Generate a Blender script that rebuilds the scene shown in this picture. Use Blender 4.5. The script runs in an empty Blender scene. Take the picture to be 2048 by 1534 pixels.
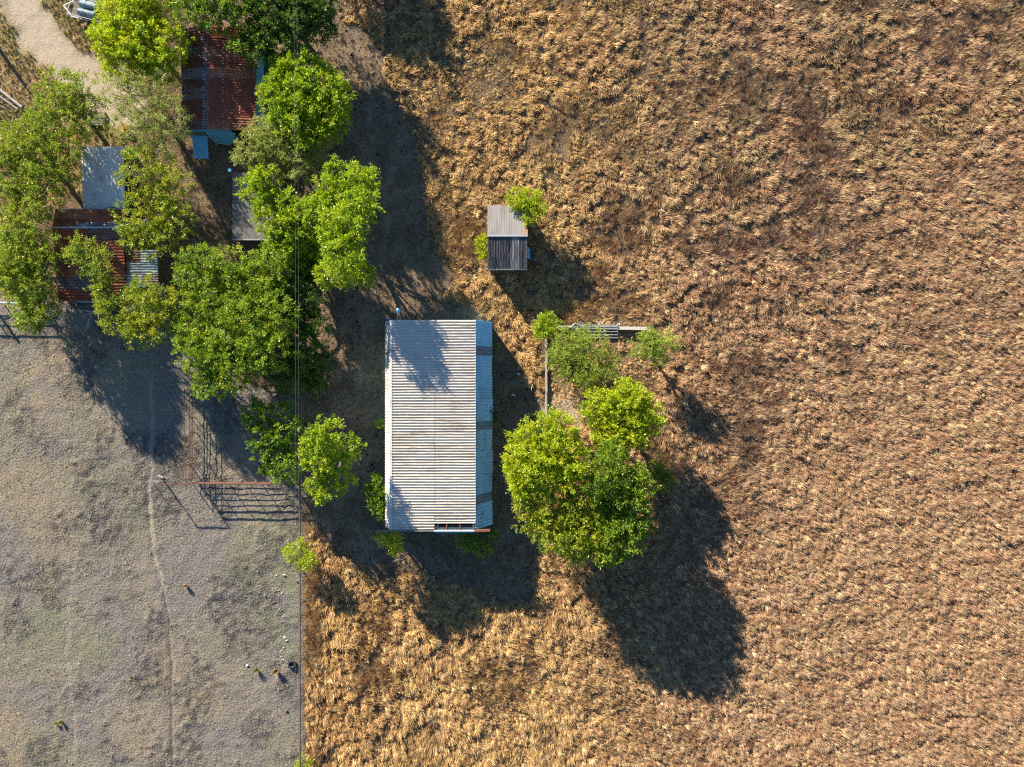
import bpy, math, random
import numpy as np
from mathutils import Vector, Matrix

random.seed(7)
rng = np.random.default_rng(11)
S = 0.04            # metres on the ground per pixel of the photograph
H = 63.7            # flying height of the camera
CX, CY = 1024.0, 767.0
col = bpy.context.scene.collection
scene = bpy.context.scene

# ------------------------------------------------------------------ camera
cam_d = bpy.data.cameras.new('camera')
cam = bpy.data.objects.new('camera', cam_d)
col.objects.link(cam)
cam.location = (0, 0, H)
cam.rotation_euler = (0, 0, 0)
cam_d.sensor_width = 36.0
cam_d.lens = 36.0 * H / (2048 * S)
cam_d.clip_start = 0.5
cam_d.clip_end = 2000
scene.camera = cam

# ------------------------------------------------------------------ light
EL = math.radians(20.0)
AZ = math.radians(35.5)
sdir = Vector((-math.sin(AZ) * math.cos(EL), math.cos(AZ) * math.cos(EL), math.sin(EL)))
world = bpy.data.worlds.new('World')
scene.world = world
world.use_nodes = True
wn = world.node_tree
sky = wn.nodes.new('ShaderNodeTexSky')
sky.sky_type = 'NISHITA'
sky.sun_disc = False
sky.sun_elevation = EL
sky.sun_rotation = math.atan2(sdir.x, sdir.y)
sky.air_density = 1.0
sky.dust_density = 0.0
sky.ozone_density = 5.0
bg = wn.nodes['Background']
wn.links.new(sky.outputs['Color'], bg.inputs['Color'])
bg.inputs['Strength'].default_value = 0.07
sun_d = bpy.data.lights.new('sun', 'SUN')
sun_d.energy = 5.0
sun_d.angle = math.radians(0.55)
sun_d.color = (1.0, 0.89, 0.72)
sun = bpy.data.objects.new('sun', sun_d)
col.objects.link(sun)
sun.location = sdir * 120
sun.rotation_euler = sdir.to_track_quat('Z', 'Y').to_euler()

vs = scene.view_settings
vs.view_transform = 'Standard'
vs.look = 'None'
vs.exposure = 1.35
vs.gamma = 1.0
vs.use_curve_mapping = False
scene.cycles.max_bounces = 6
scene.cycles.diffuse_bounces = 3
scene.cycles.glossy_bounces = 2
scene.cycles.transmission_bounces = 3
scene.cycles.transparent_max_bounces = 4
scene.cycles.use_denoising = False
scene.cycles.filter_width = 1.2
scene.render.film_transparent = False


# ------------------------------------------------------------------ helpers
def P(px, py, z=0.0):
    """point of the place seen at photograph pixel (px, py) when it stands z metres high"""
    k = S * (1 - z / H)
    return Vector(((px - CX) * k, (CY - py) * k, z))


def lattice(seed, n=256):
    return np.random.default_rng(seed).random((n, n))


_lat = {}


def vnoise(x, y, scale, seed=0, octaves=1, gain=0.5):
    """smooth value noise 0..1, feature size = scale metres"""
    out = 0.0
    amp = 1.0
    tot = 0.0
    for o in range(octaves):
        key = seed * 17 + o
        if key not in _lat:
            _lat[key] = lattice(key)
        L = _lat[key]
        n = L.shape[0]
        u = np.asarray(x, float) / scale * 2 ** o + 37.3 + o * 5.1
        v = np.asarray(y, float) / scale * 2 ** o + 61.7 + o * 3.7
        iu = np.floor(u).astype(int)
        iv = np.floor(v).astype(int)
        fu = u - iu
        fv = v - iv
        fu = fu * fu * (3 - 2 * fu)
        fv = fv * fv * (3 - 2 * fv)
        a = L[iu % n, iv % n] * (1 - fu) + L[(iu + 1) % n, iv % n] * fu
        b = L[iu % n, (iv + 1) % n] * (1 - fu) + L[(iu + 1) % n, (iv + 1) % n] * fu
        out = out + amp * (a * (1 - fv) + b * fv)
        tot += amp
        amp *= gain
    return out / tot


def smooth(e0, e1, x):
    t = np.clip((x - e0) / (e1 - e0), 0, 1)
    return t * t * (3 - 2 * t)


def in_poly(x, y, poly):
    x = np.asarray(x, float)
    y = np.asarray(y, float)
    r = np.zeros(x.shape, bool)
    n = len(poly)
    j = n - 1
    for i in range(n):
        xi, yi = poly[i]
        xj, yj = poly[j]
        if yi != yj:
            c = ((yi > y) != (yj > y)) & (x < (xj - xi) * (y - yi) / (yj - yi) + xi)
            r ^= c
        j = i
    return r


def dist_line(x, y, pts):
    x = np.asarray(x, float)
    y = np.asarray(y, float)
    d = np.full(x.shape, 1e9)
    for (ax, ay), (bx, by) in zip(pts[:-1], pts[1:]):
        dx, dy = bx - ax, by - ay
        t = np.clip(((x - ax) * dx + (y - ay) * dy) / (dx * dx + dy * dy), 0, 1)
        d = np.minimum(d, np.hypot(x - ax - t * dx, y - ay - t * dy))
    return d


def sdist(x, y, poly):
    """signed distance, positive inside"""
    d = dist_line(x, y, poly + [poly[0]])
    return np.where(in_poly(x, y, poly), d, -d)


class MB:
    """collects shapes into one mesh"""

    def __init__(self):
        self.v = []
        self.f = []

    def add(self, verts, faces):
        n = len(self.v)
        self.v += [tuple(p) for p in verts]
        self.f += [tuple(i + n for i in f) for f in faces]
        return self

    def box(self, c, size, rot=None):
        c = Vector(c)
        sx, sy, sz = (d / 2 for d in size)
        R = rot if rot is not None else Matrix.Identity(3)
        vs_ = [c + R @ Vector((x * sx, y * sy, z * sz)) for x in (-1, 1) for y in (-1, 1) for z in (-1, 1)]
        return self.add(vs_, [(0, 1, 3, 2), (4, 6, 7, 5), (0, 4, 5, 1), (2, 3, 7, 6), (0, 2, 6, 4), (1, 5, 7, 3)])

    def beam(self, a, b, w, h=None, roll=0.0):
        a = Vector(a)
        b = Vector(b)
        h = w if h is None else h
        d = (b - a)
        ln = d.length
        d.normalize()
        up = Vector((0, 0, 1)) if abs(d.z) < 0.95 else Vector((0, 1, 0))
        s = d.cross(up).normalized()
        u = s.cross(d).normalized()
        R = Matrix((s, d, u)).transposed() @ Matrix.Rotation(roll, 3, 'Y')
        return self.box((a + b) / 2, (w, ln, h), R)

    def tube(self, pts, radii, n=6, cap=True):
        pts = [Vector(p) for p in pts]
        if not isinstance(radii, (list, tuple)):
            radii = [radii] * len(pts)
        base = len(self.v)
        for i, p in enumerate(pts):
            d = (pts[min(i + 1, len(pts) - 1)] - pts[max(i - 1, 0)])
            if d.length < 1e-6:
                d = Vector((0, 0, 1))
            d.normalize()
            up = Vector((0, 0, 1)) if abs(d.z) < 0.9 else Vector((1, 0, 0))
            s = d.cross(up).normalized()
            u = s.cross(d)
            for k in range(n):
                a = 2 * math.pi * k / n
                self.v.append(tuple(p + (s * math.cos(a) + u * math.sin(a)) * radii[i]))
        for i in range(len(pts) - 1):
            for k in range(n):
                a = base + i * n + k
                b = base + i * n + (k + 1) % n
                self.f.append((a, b, b + n, a + n))
        if cap:
            self.f.append(tuple(base + k for k in reversed(range(n))))
            e = base + (len(pts) - 1) * n
            self.f.append(tuple(e + k for k in range(n)))
        return self

    def sheet(self, a, b, c, d, ribs=4, amp=0.03, rib_frac=0.3, nu=1, wob=0.0, round_=False):
        """ribbed sheet; ribs run from side a-d to side b-c; a->d is across the ribs (a,b one end, d,c other)"""
        a, b, c, d = (Vector(p) for p in (a, b, c, d))
        nrm = (b - a).cross(d - a).normalized()
        if nrm.z < 0:
            nrm = -nrm
        prof = []
        if round_:
            for r in range(ribs):
                for q in range(4):
                    prof.append(((r + q / 4) / ribs, amp * (0.0, 0.5, 1.0, 0.5)[q]))
            prof.append((1.0, 0.0))
        else:
            e = 0.06
            prof.append((0, 0))
            for r in range(ribs):
                s0 = (r + 0.5 - rib_frac / 2) / ribs
                s1 = (r + 0.5 + rib_frac / 2) / ribs
                prof += [(s0, 0), (s0 + e / ribs, amp), (s1 - e / ribs, amp), (s1, 0)]
            prof.append((1, 0))
        base = len(self.v)
        m = len(prof)
        for i in range(nu + 1):
            t = i / nu
            for (s, h) in prof:
                p = (a.lerp(b, t)).lerp(d.lerp(c, t), s) + nrm * h
                if wob and 0 < i < nu:
                    p = p + nrm * random.uniform(-wob, wob)
                self.v.append(tuple(p))
        for i in range(nu):
            for k in range(m - 1):
                q = base + i * m + k
                self.f.append((q, q + 1, q + 1 + m, q + m))
        return self

    def mesh(self, name):
        me = bpy.data.meshes.new(name)
        me.from_pydata(self.v, [], self.f)
        me.update()
        return me

    def build(self, name, mat, parent=None, shade=False):
        me = self.mesh(name)
        me.materials.append(mat)
        if shade:
            me.polygons.foreach_set('use_smooth', [True] * len(me.polygons))
        o = bpy.data.objects.new(name, me)
        col.objects.link(o)
        if parent is not None:
            o.parent = parent
            o.matrix_parent_inverse = Matrix.Translation(-parent.location)
        return o


def thing(name, label, cat, loc=(0, 0, 0), group=None):
    o = bpy.data.objects.new(name, None)
    o.empty_display_size = 0.3
    col.objects.link(o)
    o.location = loc
    tag(o, label, cat, group)
    return o


def tag(o, label, cat, group=None):
    o['label'] = label
    o['category'] = cat
    if group:
        o['group'] = group
    return o


def attach(o, parent):
    o.parent = parent
    o.matrix_parent_inverse = Matrix.Translation(-parent.location)


# ------------------------------------------------------------------ materials
def new_mat(name):
    m = bpy.data.materials.new(name)
    m.use_nodes = True
    nt = m.node_tree
    return m, nt, nt.nodes['Principled BSDF']


def node(nt, typ, **kw):
    n = nt.nodes.new(typ)
    for k, v in kw.items():
        setattr(n, k, v)
    return n


def ramp(nt, fac, stops):
    r = node(nt, 'ShaderNodeValToRGB')
    el = r.color_ramp.elements
    while len(el) < len(stops):
        el.new(0.5)
    for e, (p, c) in zip(el, stops):
        e.position = p
        e.color = (*c, 1)
    nt.links.new(fac, r.inputs['Fac'])
    return r.outputs['Color']


def noise(nt, vec, scale, detail=3, rough=0.55, dist=0.0):
    n = node(nt, 'ShaderNodeTexNoise')
    n.inputs['Scale'].default_value = scale
    n.inputs['Detail'].default_value = detail
    n.inputs['Roughness'].default_value = rough
    n.inputs['Distortion'].default_value = dist
    if vec is not None:
        nt.links.new(vec, n.inputs['Vector'])
    return n.outputs['Fac']


def mapping(nt, vec, scale=(1, 1, 1), loc=(0, 0, 0)):
    m = node(nt, 'ShaderNodeMapping')
    m.inputs['Scale'].default_value = scale
    m.inputs['Location'].default_value = loc
    nt.links.new(vec, m.inputs['Vector'])
    return m.outputs['Vector']


def mixc(nt, fac, a, b, mode='MIX'):
    m = node(nt, 'ShaderNodeMix', data_type='RGBA', blend_type=mode)
    if isinstance(fac, float):
        m.inputs[0].default_value = fac
    else:
        nt.links.new(fac, m.inputs[0])
    for i, v in ((6, a), (7, b)):
        if isinstance(v, tuple):
            m.inputs[i].default_value = (*v, 1)
        else:
            nt.links.new(v, m.inputs[i])
    return m.outputs[2]


def math_n(nt, op, a, b=None):
    m = node(nt, 'ShaderNodeMath', operation=op)
    for i, v in enumerate((a, b)):
        if v is None:
            continue
        if isinstance(v, (int, float)):
            m.inputs[i].default_value = v
        else:
            nt.links.new(v, m.inputs[i])
    return m.outputs[0]


def bump(nt, bsdf, h, strength=0.5, dist=0.05):
    b = node(nt, 'ShaderNodeBump')
    b.inputs['Strength'].default_value = strength
    b.inputs['Distance'].default_value = dist
    nt.links.new(h, b.inputs['Height'])
    nt.links.new(b.outputs['Normal'], bsdf.inputs['Normal'])


def worn(name, stops, scale=1.2, rough=0.7, metal=0.0, stretch=(1, 1, 1), fine=9.0, rnd=0.25, spec=0.4):
    """weathered paint, metal or wood: stops run from clean to stained"""
    m, nt, b = new_mat(name)
    geo = node(nt, 'ShaderNodeNewGeometry')
    oi = node(nt, 'ShaderNodeObjectInfo')
    v = mapping(nt, geo.outputs['Position'], stretch)
    n1 = noise(nt, v, scale, 4, 0.6, 0.3)
    n2 = noise(nt, v, fine, 3, 0.6)
    f = math_n(nt, 'ADD', math_n(nt, 'MULTIPLY', n1, 0.65), math_n(nt, 'MULTIPLY', n2, 0.35))
    r = math_n(nt, 'MULTIPLY', math_n(nt, 'SUBTRACT', oi.outputs['Random'], 0.5), rnd)
    f = math_n(nt, 'ADD', f, r)
    c = ramp(nt, f, stops)
    nt.links.new(c, b.inputs['Base Color'])
    b.inputs['Roughness'].default_value = rough
    b.inputs['Metallic'].default_value = metal
    b.inputs['Specular IOR Level'].default_value = spec
    bump(nt, b, n2, 0.25, 0.02)
    return m


M = {}
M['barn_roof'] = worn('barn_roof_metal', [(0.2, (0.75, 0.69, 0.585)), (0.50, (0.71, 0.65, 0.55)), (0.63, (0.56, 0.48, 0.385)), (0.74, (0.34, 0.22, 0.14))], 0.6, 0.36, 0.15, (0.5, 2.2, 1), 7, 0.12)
M['barn_side'] = worn('barn_shade_blue_metal', [(0.2, (0.38, 0.70, 0.84)), (0.50, (0.30, 0.62, 0.78)), (0.66, (0.22, 0.42, 0.52)), (0.8, (0.18, 0.20, 0.20))], 0.8, 0.4, 0.0, (2.0, 0.6, 1), 6, 0.12)  # the blue of sky-lit shade is put into this base colour
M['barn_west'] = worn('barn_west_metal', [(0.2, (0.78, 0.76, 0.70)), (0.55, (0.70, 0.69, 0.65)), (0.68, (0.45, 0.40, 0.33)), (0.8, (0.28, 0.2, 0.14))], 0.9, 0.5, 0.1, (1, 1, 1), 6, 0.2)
M['skylight'] = worn('weathered_fibreglass', [(0.3, (0.18, 0.24, 0.28)), (0.55, (0.15, 0.18, 0.20)), (0.75, (0.26, 0.22, 0.18))], 1.5, 0.6, 0.0, (0.7, 3, 1), 8, 0.3)
M['rust'] = worn('rusty_roof_metal', [(0.25, (0.34, 0.105, 0.058)), (0.5, (0.28, 0.08, 0.046)), (0.62, (0.40, 0.165, 0.085)), (0.78, (0.42, 0.28, 0.21))], 0.9, 0.75, 0.0, (1.5, 1, 1), 8, 0.22, 0.25)
M['rust_grey'] = worn('half_rusted_metal', [(0.25, (0.27, 0.24, 0.25)), (0.45, (0.20, 0.14, 0.135)), (0.55, (0.17, 0.07, 0.05)), (0.75, (0.22, 0.07, 0.04))], 0.9, 0.6, 0.15, (1.2, 2, 1), 8, 0.4, 0.3)
M['blue_grey'] = worn('galvanised_metal', [(0.25, (0.45, 0.53, 0.58)), (0.5, (0.36, 0.44, 0.49)), (0.65, (0.25, 0.22, 0.20)), (0.8, (0.2, 0.1, 0.07))], 1.0, 0.4, 0.4, (1, 2, 1), 7, 0.3)
M['blue_wall'] = worn('blue_painted_metal', [(0.25, (0.20, 0.54, 0.74)), (0.55, (0.16, 0.48, 0.70)), (0.7, (0.28, 0.54, 0.66)), (0.85, (0.28, 0.24, 0.22))], 1.2, 0.45, 0.1, (1, 1, 1), 6, 0.15)
M['white_metal'] = worn('white_sheet_metal', [(0.25, (0.80, 0.81, 0.82)), (0.55, (0.72, 0.74, 0.76)), (0.7, (0.5, 0.5, 0.48)), (0.85, (0.3, 0.25, 0.2))], 1.1, 0.4, 0.1, (1, 1, 1), 6, 0.15)
M['shed_grey'] = worn('weathered_grey_sheet', [(0.25, (0.31, 0.29, 0.275)), (0.5, (0.26, 0.245, 0.235)), (0.68, (0.20, 0.18, 0.17)), (0.82, (0.12, 0.10, 0.09))], 0.9, 0.8, 0.0, (2, 0.7, 1), 11, 0.06, 0.2)
M['shed_dark'] = worn('shaded_dark_metal', [(0.25, (0.13, 0.12, 0.12)), (0.5, (0.10, 0.09, 0.09)), (0.65, (0.16, 0.15, 0.15)), (0.8, (0.10, 0.06, 0.05))], 1.6, 0.6, 0.1, (2.5, 0.8, 1), 10, 0.25, 0.3)  # dark metal, deepened by the shade of the slope turned from the sun
M['shed_patch'] = worn('rust_stained_patch', [(0.3, (0.40, 0.27, 0.19)), (0.6, (0.33, 0.19, 0.12)), (0.8, (0.2, 0.11, 0.07))], 2, 0.8, 0, (1, 1, 1), 9, 0.1, 0.2)
M['wood'] = worn('grey_weathered_wood', [(0.3, (0.30, 0.27, 0.23)), (0.55, (0.22, 0.19, 0.16)), (0.8, (0.12, 0.10, 0.08))], 1.4, 0.85, 0.0, (1, 1, 1), 14, 0.3, 0.2)
M['red_wood'] = worn('red_brown_timber', [(0.3, (0.33, 0.15, 0.10)), (0.55, (0.26, 0.11, 0.08)), (0.8, (0.14, 0.07, 0.05))], 1.6, 0.8, 0.0, (1, 1, 1), 10, 0.3, 0.2)
M['white_wood'] = worn('chalky_white_paint', [(0.3, (0.74, 0.72, 0.68)), (0.6, (0.62, 0.6, 0.56)), (0.8, (0.35, 0.3, 0.25))], 1.8, 0.75, 0.0, (1, 1, 1), 10, 0.2, 0.2)
M['dark_wall'] = worn('dark_board_wall', [(0.3, (0.11, 0.09, 0.085)), (0.6, (0.07, 0.06, 0.06)), (0.8, (0.16, 0.12, 0.1))], 1.5, 0.8, 0.0, (1, 1, 1), 9, 0.3, 0.2)
M['pipe_rust'] = worn('rusty_steel_pipe', [(0.3, (0.17, 0.085, 0.06)), (0.55, (0.135, 0.065, 0.048)), (0.8, (0.09, 0.05, 0.04))], 2.5, 0.75, 0.0, (1, 1, 1), 14, 0.3, 0.3)
M['pipe_pale'] = worn('dull_galvanised_pipe', [(0.3, (0.62, 0.64, 0.66)), (0.6, (0.5, 0.52, 0.54)), (0.8, (0.32, 0.29, 0.27))], 2.5, 0.45, 0.3, (1, 1, 1), 14, 0.25, 0.4)
M['concrete'] = worn('old_concrete', [(0.3, (0.66, 0.62, 0.56)), (0.55, (0.57, 0.53, 0.47)), (0.75, (0.38, 0.34, 0.30))], 1.5, 0.9, 0.0, (1, 1, 1), 10, 0.1, 0.2)
M['felt'] = worn('worn_roof_felt', [(0.3, (0.22, 0.21, 0.20)), (0.55, (0.17, 0.165, 0.16)), (0.75, (0.25, 0.22, 0.19))], 1.5, 0.9, 0.0, (1, 1, 1), 10, 0.1, 0.2)
M['drum'] = worn('faded_blue_drum', [(0.3, (0.22, 0.30, 0.34)), (0.55, (0.16, 0.23, 0.27)), (0.75, (0.12, 0.13, 0.14))], 2.0, 0.5, 0.0, (1, 1, 1), 9, 0.2, 0.3)
M['lime_rock'] = worn('pale_limestone', [(0.3, (0.62, 0.59, 0.54)), (0.6, (0.52, 0.49, 0.44)), (0.8, (0.36, 0.33, 0.29))], 5, 0.9, 0.0, (1, 1, 1), 20, 0.3, 0.2)
M['dark_rock'] = worn('dark_stone', [(0.3, (0.16, 0.15, 0.15)), (0.6, (0.11, 0.105, 0.1)), (0.8, (0.2, 0.18, 0.16))], 5, 0.9, 0.0, (1, 1, 1), 20, 0.3, 0.2)
M['dung'] = worn('dried_dung', [(0.3, (0.022, 0.019, 0.016)), (0.7, (0.034, 0.028, 0.022))], 6, 0.95, 0.0, (1, 1, 1), 20, 0.2, 0.1)
M['rubber'] = worn('perished_rubber', [(0.3, (0.025, 0.025, 0.027)), (0.7, (0.045, 0.045, 0.047))], 6, 0.8, 0.0, (1, 1, 1), 20, 0.2, 0.3)
M['bark'] = worn('grey_brown_bark', [(0.3, (0.19, 0.165, 0.14)), (0.6, (0.14, 0.12, 0.10)), (0.8, (0.085, 0.07, 0.06))], 3, 0.9, 0.0, (1, 1, 0.4), 16, 0.2, 0.2)
M['pale_bark'] = worn('bleached_dead_wood', [(0.3, (0.46, 0.43, 0.39)), (0.6, (0.37, 0.34, 0.31)), (0.8, (0.24, 0.21, 0.19))], 3, 0.9, 0.0, (1, 1, 0.4), 16, 0.2, 0.2)
M['orange'] = worn('orange_plastic', [(0.3, (0.75, 0.17, 0.02)), (0.8, (0.6, 0.13, 0.02))], 3, 0.5, 0.0, (1, 1, 1), 10, 0.1)
M['yellow'] = worn('yellow_plastic', [(0.3, (0.75, 0.45, 0.03)), (0.8, (0.65, 0.38, 0.03))], 3, 0.5, 0.0, (1, 1, 1), 10, 0.1)
M['cyan'] = worn('sky_blue_plastic', [(0.3, (0.12, 0.50, 0.75)), (0.8, (0.1, 0.42, 0.66))], 3, 0.5, 0.0, (1, 1, 1), 10, 0.1)
M['wire'] = worn('dull_wire', [(0.3, (0.30, 0.31, 0.30)), (0.8, (0.22, 0.23, 0.22))], 3, 0.5, 0.5, (1, 1, 1), 10, 0.1)
M['navy'] = worn('dark_blue_flashing', [(0.3, (0.03, 0.07, 0.14)), (0.8, (0.05, 0.09, 0.15))], 3, 0.5, 0.1, (1, 1, 1), 10, 0.1)


def leaf_material(name, trans=0.45, attr='tint', atype='GEOMETRY', gloss=0.04):
    m = bpy.data.materials.new(name)
    m.use_nodes = True
    nt = m.node_tree
    nt.nodes.remove(nt.nodes['Principled BSDF'])
    out = nt.nodes['Material Output']
    at = node(nt, 'ShaderNodeAttribute', attribute_name=attr, attribute_type=atype)
    d = node(nt, 'ShaderNodeBsdfDiffuse')
    t = node(nt, 'ShaderNodeBsdfTranslucent')
    mx = node(nt, 'ShaderNodeMixShader')
    mx.inputs[0].default_value = trans
    nt.links.new(at.outputs['Color'], d.inputs['Color'])
    nt.links.new(at.outputs['Color'], t.inputs['Color'])
    nt.links.new(d.outputs[0], mx.inputs[1])
    nt.links.new(t.outputs[0], mx.inputs[2])
    last = mx.outputs[0]
    if gloss > 0:
        g = node(nt, 'ShaderNodeBsdfGlossy')
        g.inputs['Roughness'].default_value = 0.45
        g.inputs['Color'].default_value = (0.8, 0.85, 0.8, 1)
        m2 = node(nt, 'ShaderNodeMixShader')
        m2.inputs[0].default_value = gloss
        nt.links.new(last, m2.inputs[1])
        nt.links.new(g.outputs[0], m2.inputs[2])
        last = m2.outputs[0]
    nt.links.new(last, out.inputs['Surface'])
    return m


M['leaf'] = leaf_material('foliage')
M['grass'] = leaf_material('dry_grass_blades', 0.12, 'tint', 'INSTANCER', 0.0)
_nt = M['grass'].node_tree
_bl = node(_nt, 'ShaderNodeAttribute', attribute_name='blade')
_ti = [n_ for n_ in _nt.nodes if n_.type == 'ATTRIBUTE' and n_.attribute_name == 'tint'][0]
_mc = mixc(_nt, 1.0, _ti.outputs['Color'], _bl.outputs['Color'], 'MULTIPLY')
for n_ in _nt.nodes:
    if n_.type in ('BSDF_DIFFUSE', 'BSDF_TRANSLUCENT'):
        _nt.links.new(_mc, n_.inputs['Color'])

# ------------------------------------------------------------------ the ground
# outlines are given in photograph pixels on the ground and turned into metres
def poly_m(pts):
    return [((x - CX) * S, (CY - y) * S) for x, y in pts]


YARD = poly_m([(600, -400), (640, -60), (700, 40), (765, 130), (815, 260), (855, 380), (880, 500), (905, 590), (985, 640), (1090, 832),
               (1094, 1080), (1060, 1190), (960, 1190), (860, 1160), (760, 1150), (690, 1110), (640, 1060), (603, 1040), (603, 780), (560, 700), (380, 560), (380, 300), (520, 60)])
PASTURE = poly_m([(-2000, 560), (110, 600), (340, 660), (480, 770), (605, 790), (605, 4000), (-2000, 4000)])
NWLAWN = poly_m([(-2000, -2000), (300, -2000), (300, 170), (215, 330), (60, 460), (-200, 620), (-2000, 560)])
DRIVE = poly_m([(20, -300), (30, -40), (45, 20), (75, 85), (130, 130), (200, 170), (250, 215)])
TRAIL1 = poly_m([(300, 760), (302, 930), (298, 1000), (306, 1110), (325, 1170), (338, 1260), (342, 1400), (344, 1700)])
TRAIL2 = poly_m([(150, 1100), (138, 1190), (134, 1290), (138, 1370), (147, 1430), (150, 1560)])
YTRK1 = poly_m([(665, -60), (705, 60), (735, 180), (745, 330), (720, 520), (690, 640), (680, 760)])
YTRK2 = poly_m([(705, -60), (745, 60), (775, 180), (787, 330), (764, 520), (728, 640), (718, 760)])
PEN = poly_m([(1096, 664), (1296, 664), (1320, 760), (1290, 850), (1150, 850), (1096, 850)])


def zones(x, y):
    w = (vnoise(x, y, 1.6, 3, 3) - 0.5) * 2.2
    yard = smooth(-0.9, 0.9, sdist(x, y, YARD) + w)
    lawn = smooth(-0.6, 0.6, sdist(x, y, NWLAWN) + w)
    past = smooth(-0.25, 0.25, sdist(x, y, PASTURE) + w * 0.25)
    dr = smooth(0.8, -0.8, dist_line(x, y, DRIVE) - 1.5 + w * 1.0)
    tr = np.maximum(smooth(0.16, 0.0, dist_line(x + (vnoise(x, y, 1.2, 12, 2) - .5) * .35, y, TRAIL1) - 0.06) * smooth(0.0, 0.25, vnoise(x, y, 2.5, 8, 2)),
                    0.45 * smooth(0.2, 0.0, dist_line(x + (vnoise(x, y, 1.2, 12, 2) - .5) * .35, y, TRAIL2) - 0.04) * smooth(0.15, 0.4, vnoise(x, y, 3, 9, 2)))
    wob = (vnoise(x, y, 2.0, 14, 2) - .5) * .5
    for trk in (YTRK1, YTRK2):
        tr = np.maximum(tr, 0.4 * smooth(0.45, 0.05, dist_line(x + wob, y, trk)) * smooth(0.3, 0.55, vnoise(x, y, 1.5, 15, 2)))
    return yard, lawn, past, dr, tr


def patches(x, y):
    px, py = x / S + CX, CY - y / S
    def blob(cx, cy, r):
        return np.exp(-((px - cx) ** 2 + (py - cy) ** 2) / (2 * r * r))
    nz = vnoise(x, y, 2.6, 81, 4, 0.6)
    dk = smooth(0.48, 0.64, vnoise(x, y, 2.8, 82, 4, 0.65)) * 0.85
    for b_ in ((90, 880, 26), (205, 885, 20), (235, 990, 30), (160, 1035, 26), (215, 1060, 34), (325, 1010, 24), (120, 1050, 18), (300, 1330, 18), (270, 1352, 14), (345, 1165, 12), (395, 1460, 18), (470, 1200, 30), (60, 1190, 20), (90, 1140, 20), (310, 1255, 24), (340, 940, 26)):  # dark rough ground; one blob paints a shadowed patch into the soil colour
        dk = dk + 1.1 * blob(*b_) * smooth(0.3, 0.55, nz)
    gn = 0.5 * smooth(0.54, 0.7, vnoise(x, y, 4.5, 83, 3))
    for b_ in ((275, 1020, 26), (560, 1185, 45), (545, 1250, 45), (575, 1120, 30), (590, 1300, 26), (90, 1240, 24), (170, 1290, 30), (160, 860, 30), (480, 1130, 30)):
        gn = gn + 0.9 * blob(*b_) * smooth(0.25, 0.5, nz)
    wm = smooth(0.5, 0.68, vnoise(x, y, 5.0, 84, 3)) * 0.7
    for b_ in ((200, 740, 60), (110, 740, 50), (250, 830, 40), (520, 1010, 16), (505, 1045, 14), (30, 1480, 40), (260, 1500, 40), (390, 1420, 30), (470, 925, 40), (60, 800, 40)):
        wm = wm + 0.8 * blob(*b_) * smooth(0.3, 0.5, nz)
    rut = smooth(0.11, 0.0, dist_line(x + (vnoise(x, y, 1.2, 12, 2) - .5) * .35, y, TRAIL1) - 0.05) * smooth(1160, 1190, py)
    wm = wm + 1.2 * blob(1128, 822, 24)
    return np.clip(dk, 0, 1), np.clip(gn, 0, 1), np.clip(wm, 0, 1), rut


def ground_h(x, y):
    yard, lawn, past, dr, tr = zones(x, y)
    fld = 1 - np.maximum(np.maximum(yard, lawn), past)
    h = (vnoise(x, y, 0.5, 5, 2) - 0.5) * (0.03 + 0.045 * past)
    h = h + (vnoise(x, y, 0.9, 6, 2) - 0.5) * 0.16 * fld
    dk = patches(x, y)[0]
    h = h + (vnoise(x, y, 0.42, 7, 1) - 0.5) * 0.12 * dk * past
    h = h - tr * 0.05 - dr * 0.03
    return h


def axis(lo, hi, step, far):
    core = np.arange(lo, hi + step / 2, step)
    ext = []
    d, p = step * 2, 0
    while p < far:
        p += d
        d *= 1.6
        ext.append(p)
    ext = np.array(ext)
    return np.concatenate([(core[0] - ext)[::-1], core, core[-1] + ext])


gx = axis(-44, 44, 0.15, 500)
gy = axis(-34, 34, 0.15, 500)
X, Y = np.meshgrid(gx, gy, indexing='ij')
X, Y = X.ravel(), Y.ravel()
Z = ground_h(X, Y)
far = np.maximum(np.abs(X) - 44, np.abs(Y) - 34)
Z = np.where(far > 0, Z * np.exp(-np.clip(far, 0, 50) / 4), Z)
yard, lawn, past, dr, tr = zones(X, Y)
nx, ny = len(gx), len(gy)
ii, jj = np.meshgrid(np.arange(nx - 1), np.arange(ny - 1), indexing='ij')
q = (ii * ny + jj).ravel()
quads = np.stack([q, q + ny, q + ny + 1, q + 1], 1)


def mesh_from_np(name, verts, faces):
    me = bpy.data.meshes.new(name)
    nv, (nf, k) = len(verts), faces.shape
    me.vertices.add(nv)
    me.vertices.foreach_set('co', np.asarray(verts, np.float32).ravel())
    me.loops.add(nf * k)
    me.loops.foreach_set('vertex_index', faces.astype(np.int32).ravel())
    me.polygons.add(nf)
    me.polygons.foreach_set('loop_start', np.arange(0, nf * k, k, dtype=np.int32))
    me.update(calc_edges=True)
    return me


gme = mesh_from_np('ground', np.stack([X, Y, Z], 1), quads)
gme.polygons.foreach_set('use_smooth', np.ones(len(quads), bool))
ca = gme.attributes.new('soil', 'FLOAT_COLOR', 'POINT')
ca.data.foreach_set('color', np.stack([past, yard, dr, tr], 1).astype(np.float32).ravel())
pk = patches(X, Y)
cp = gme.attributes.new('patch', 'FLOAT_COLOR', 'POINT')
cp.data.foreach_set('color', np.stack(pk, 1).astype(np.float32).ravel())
cb = gme.attributes.new('lawn', 'FLOAT', 'POINT')
cb.data.foreach_set('value', lawn.astype(np.float32))


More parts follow.
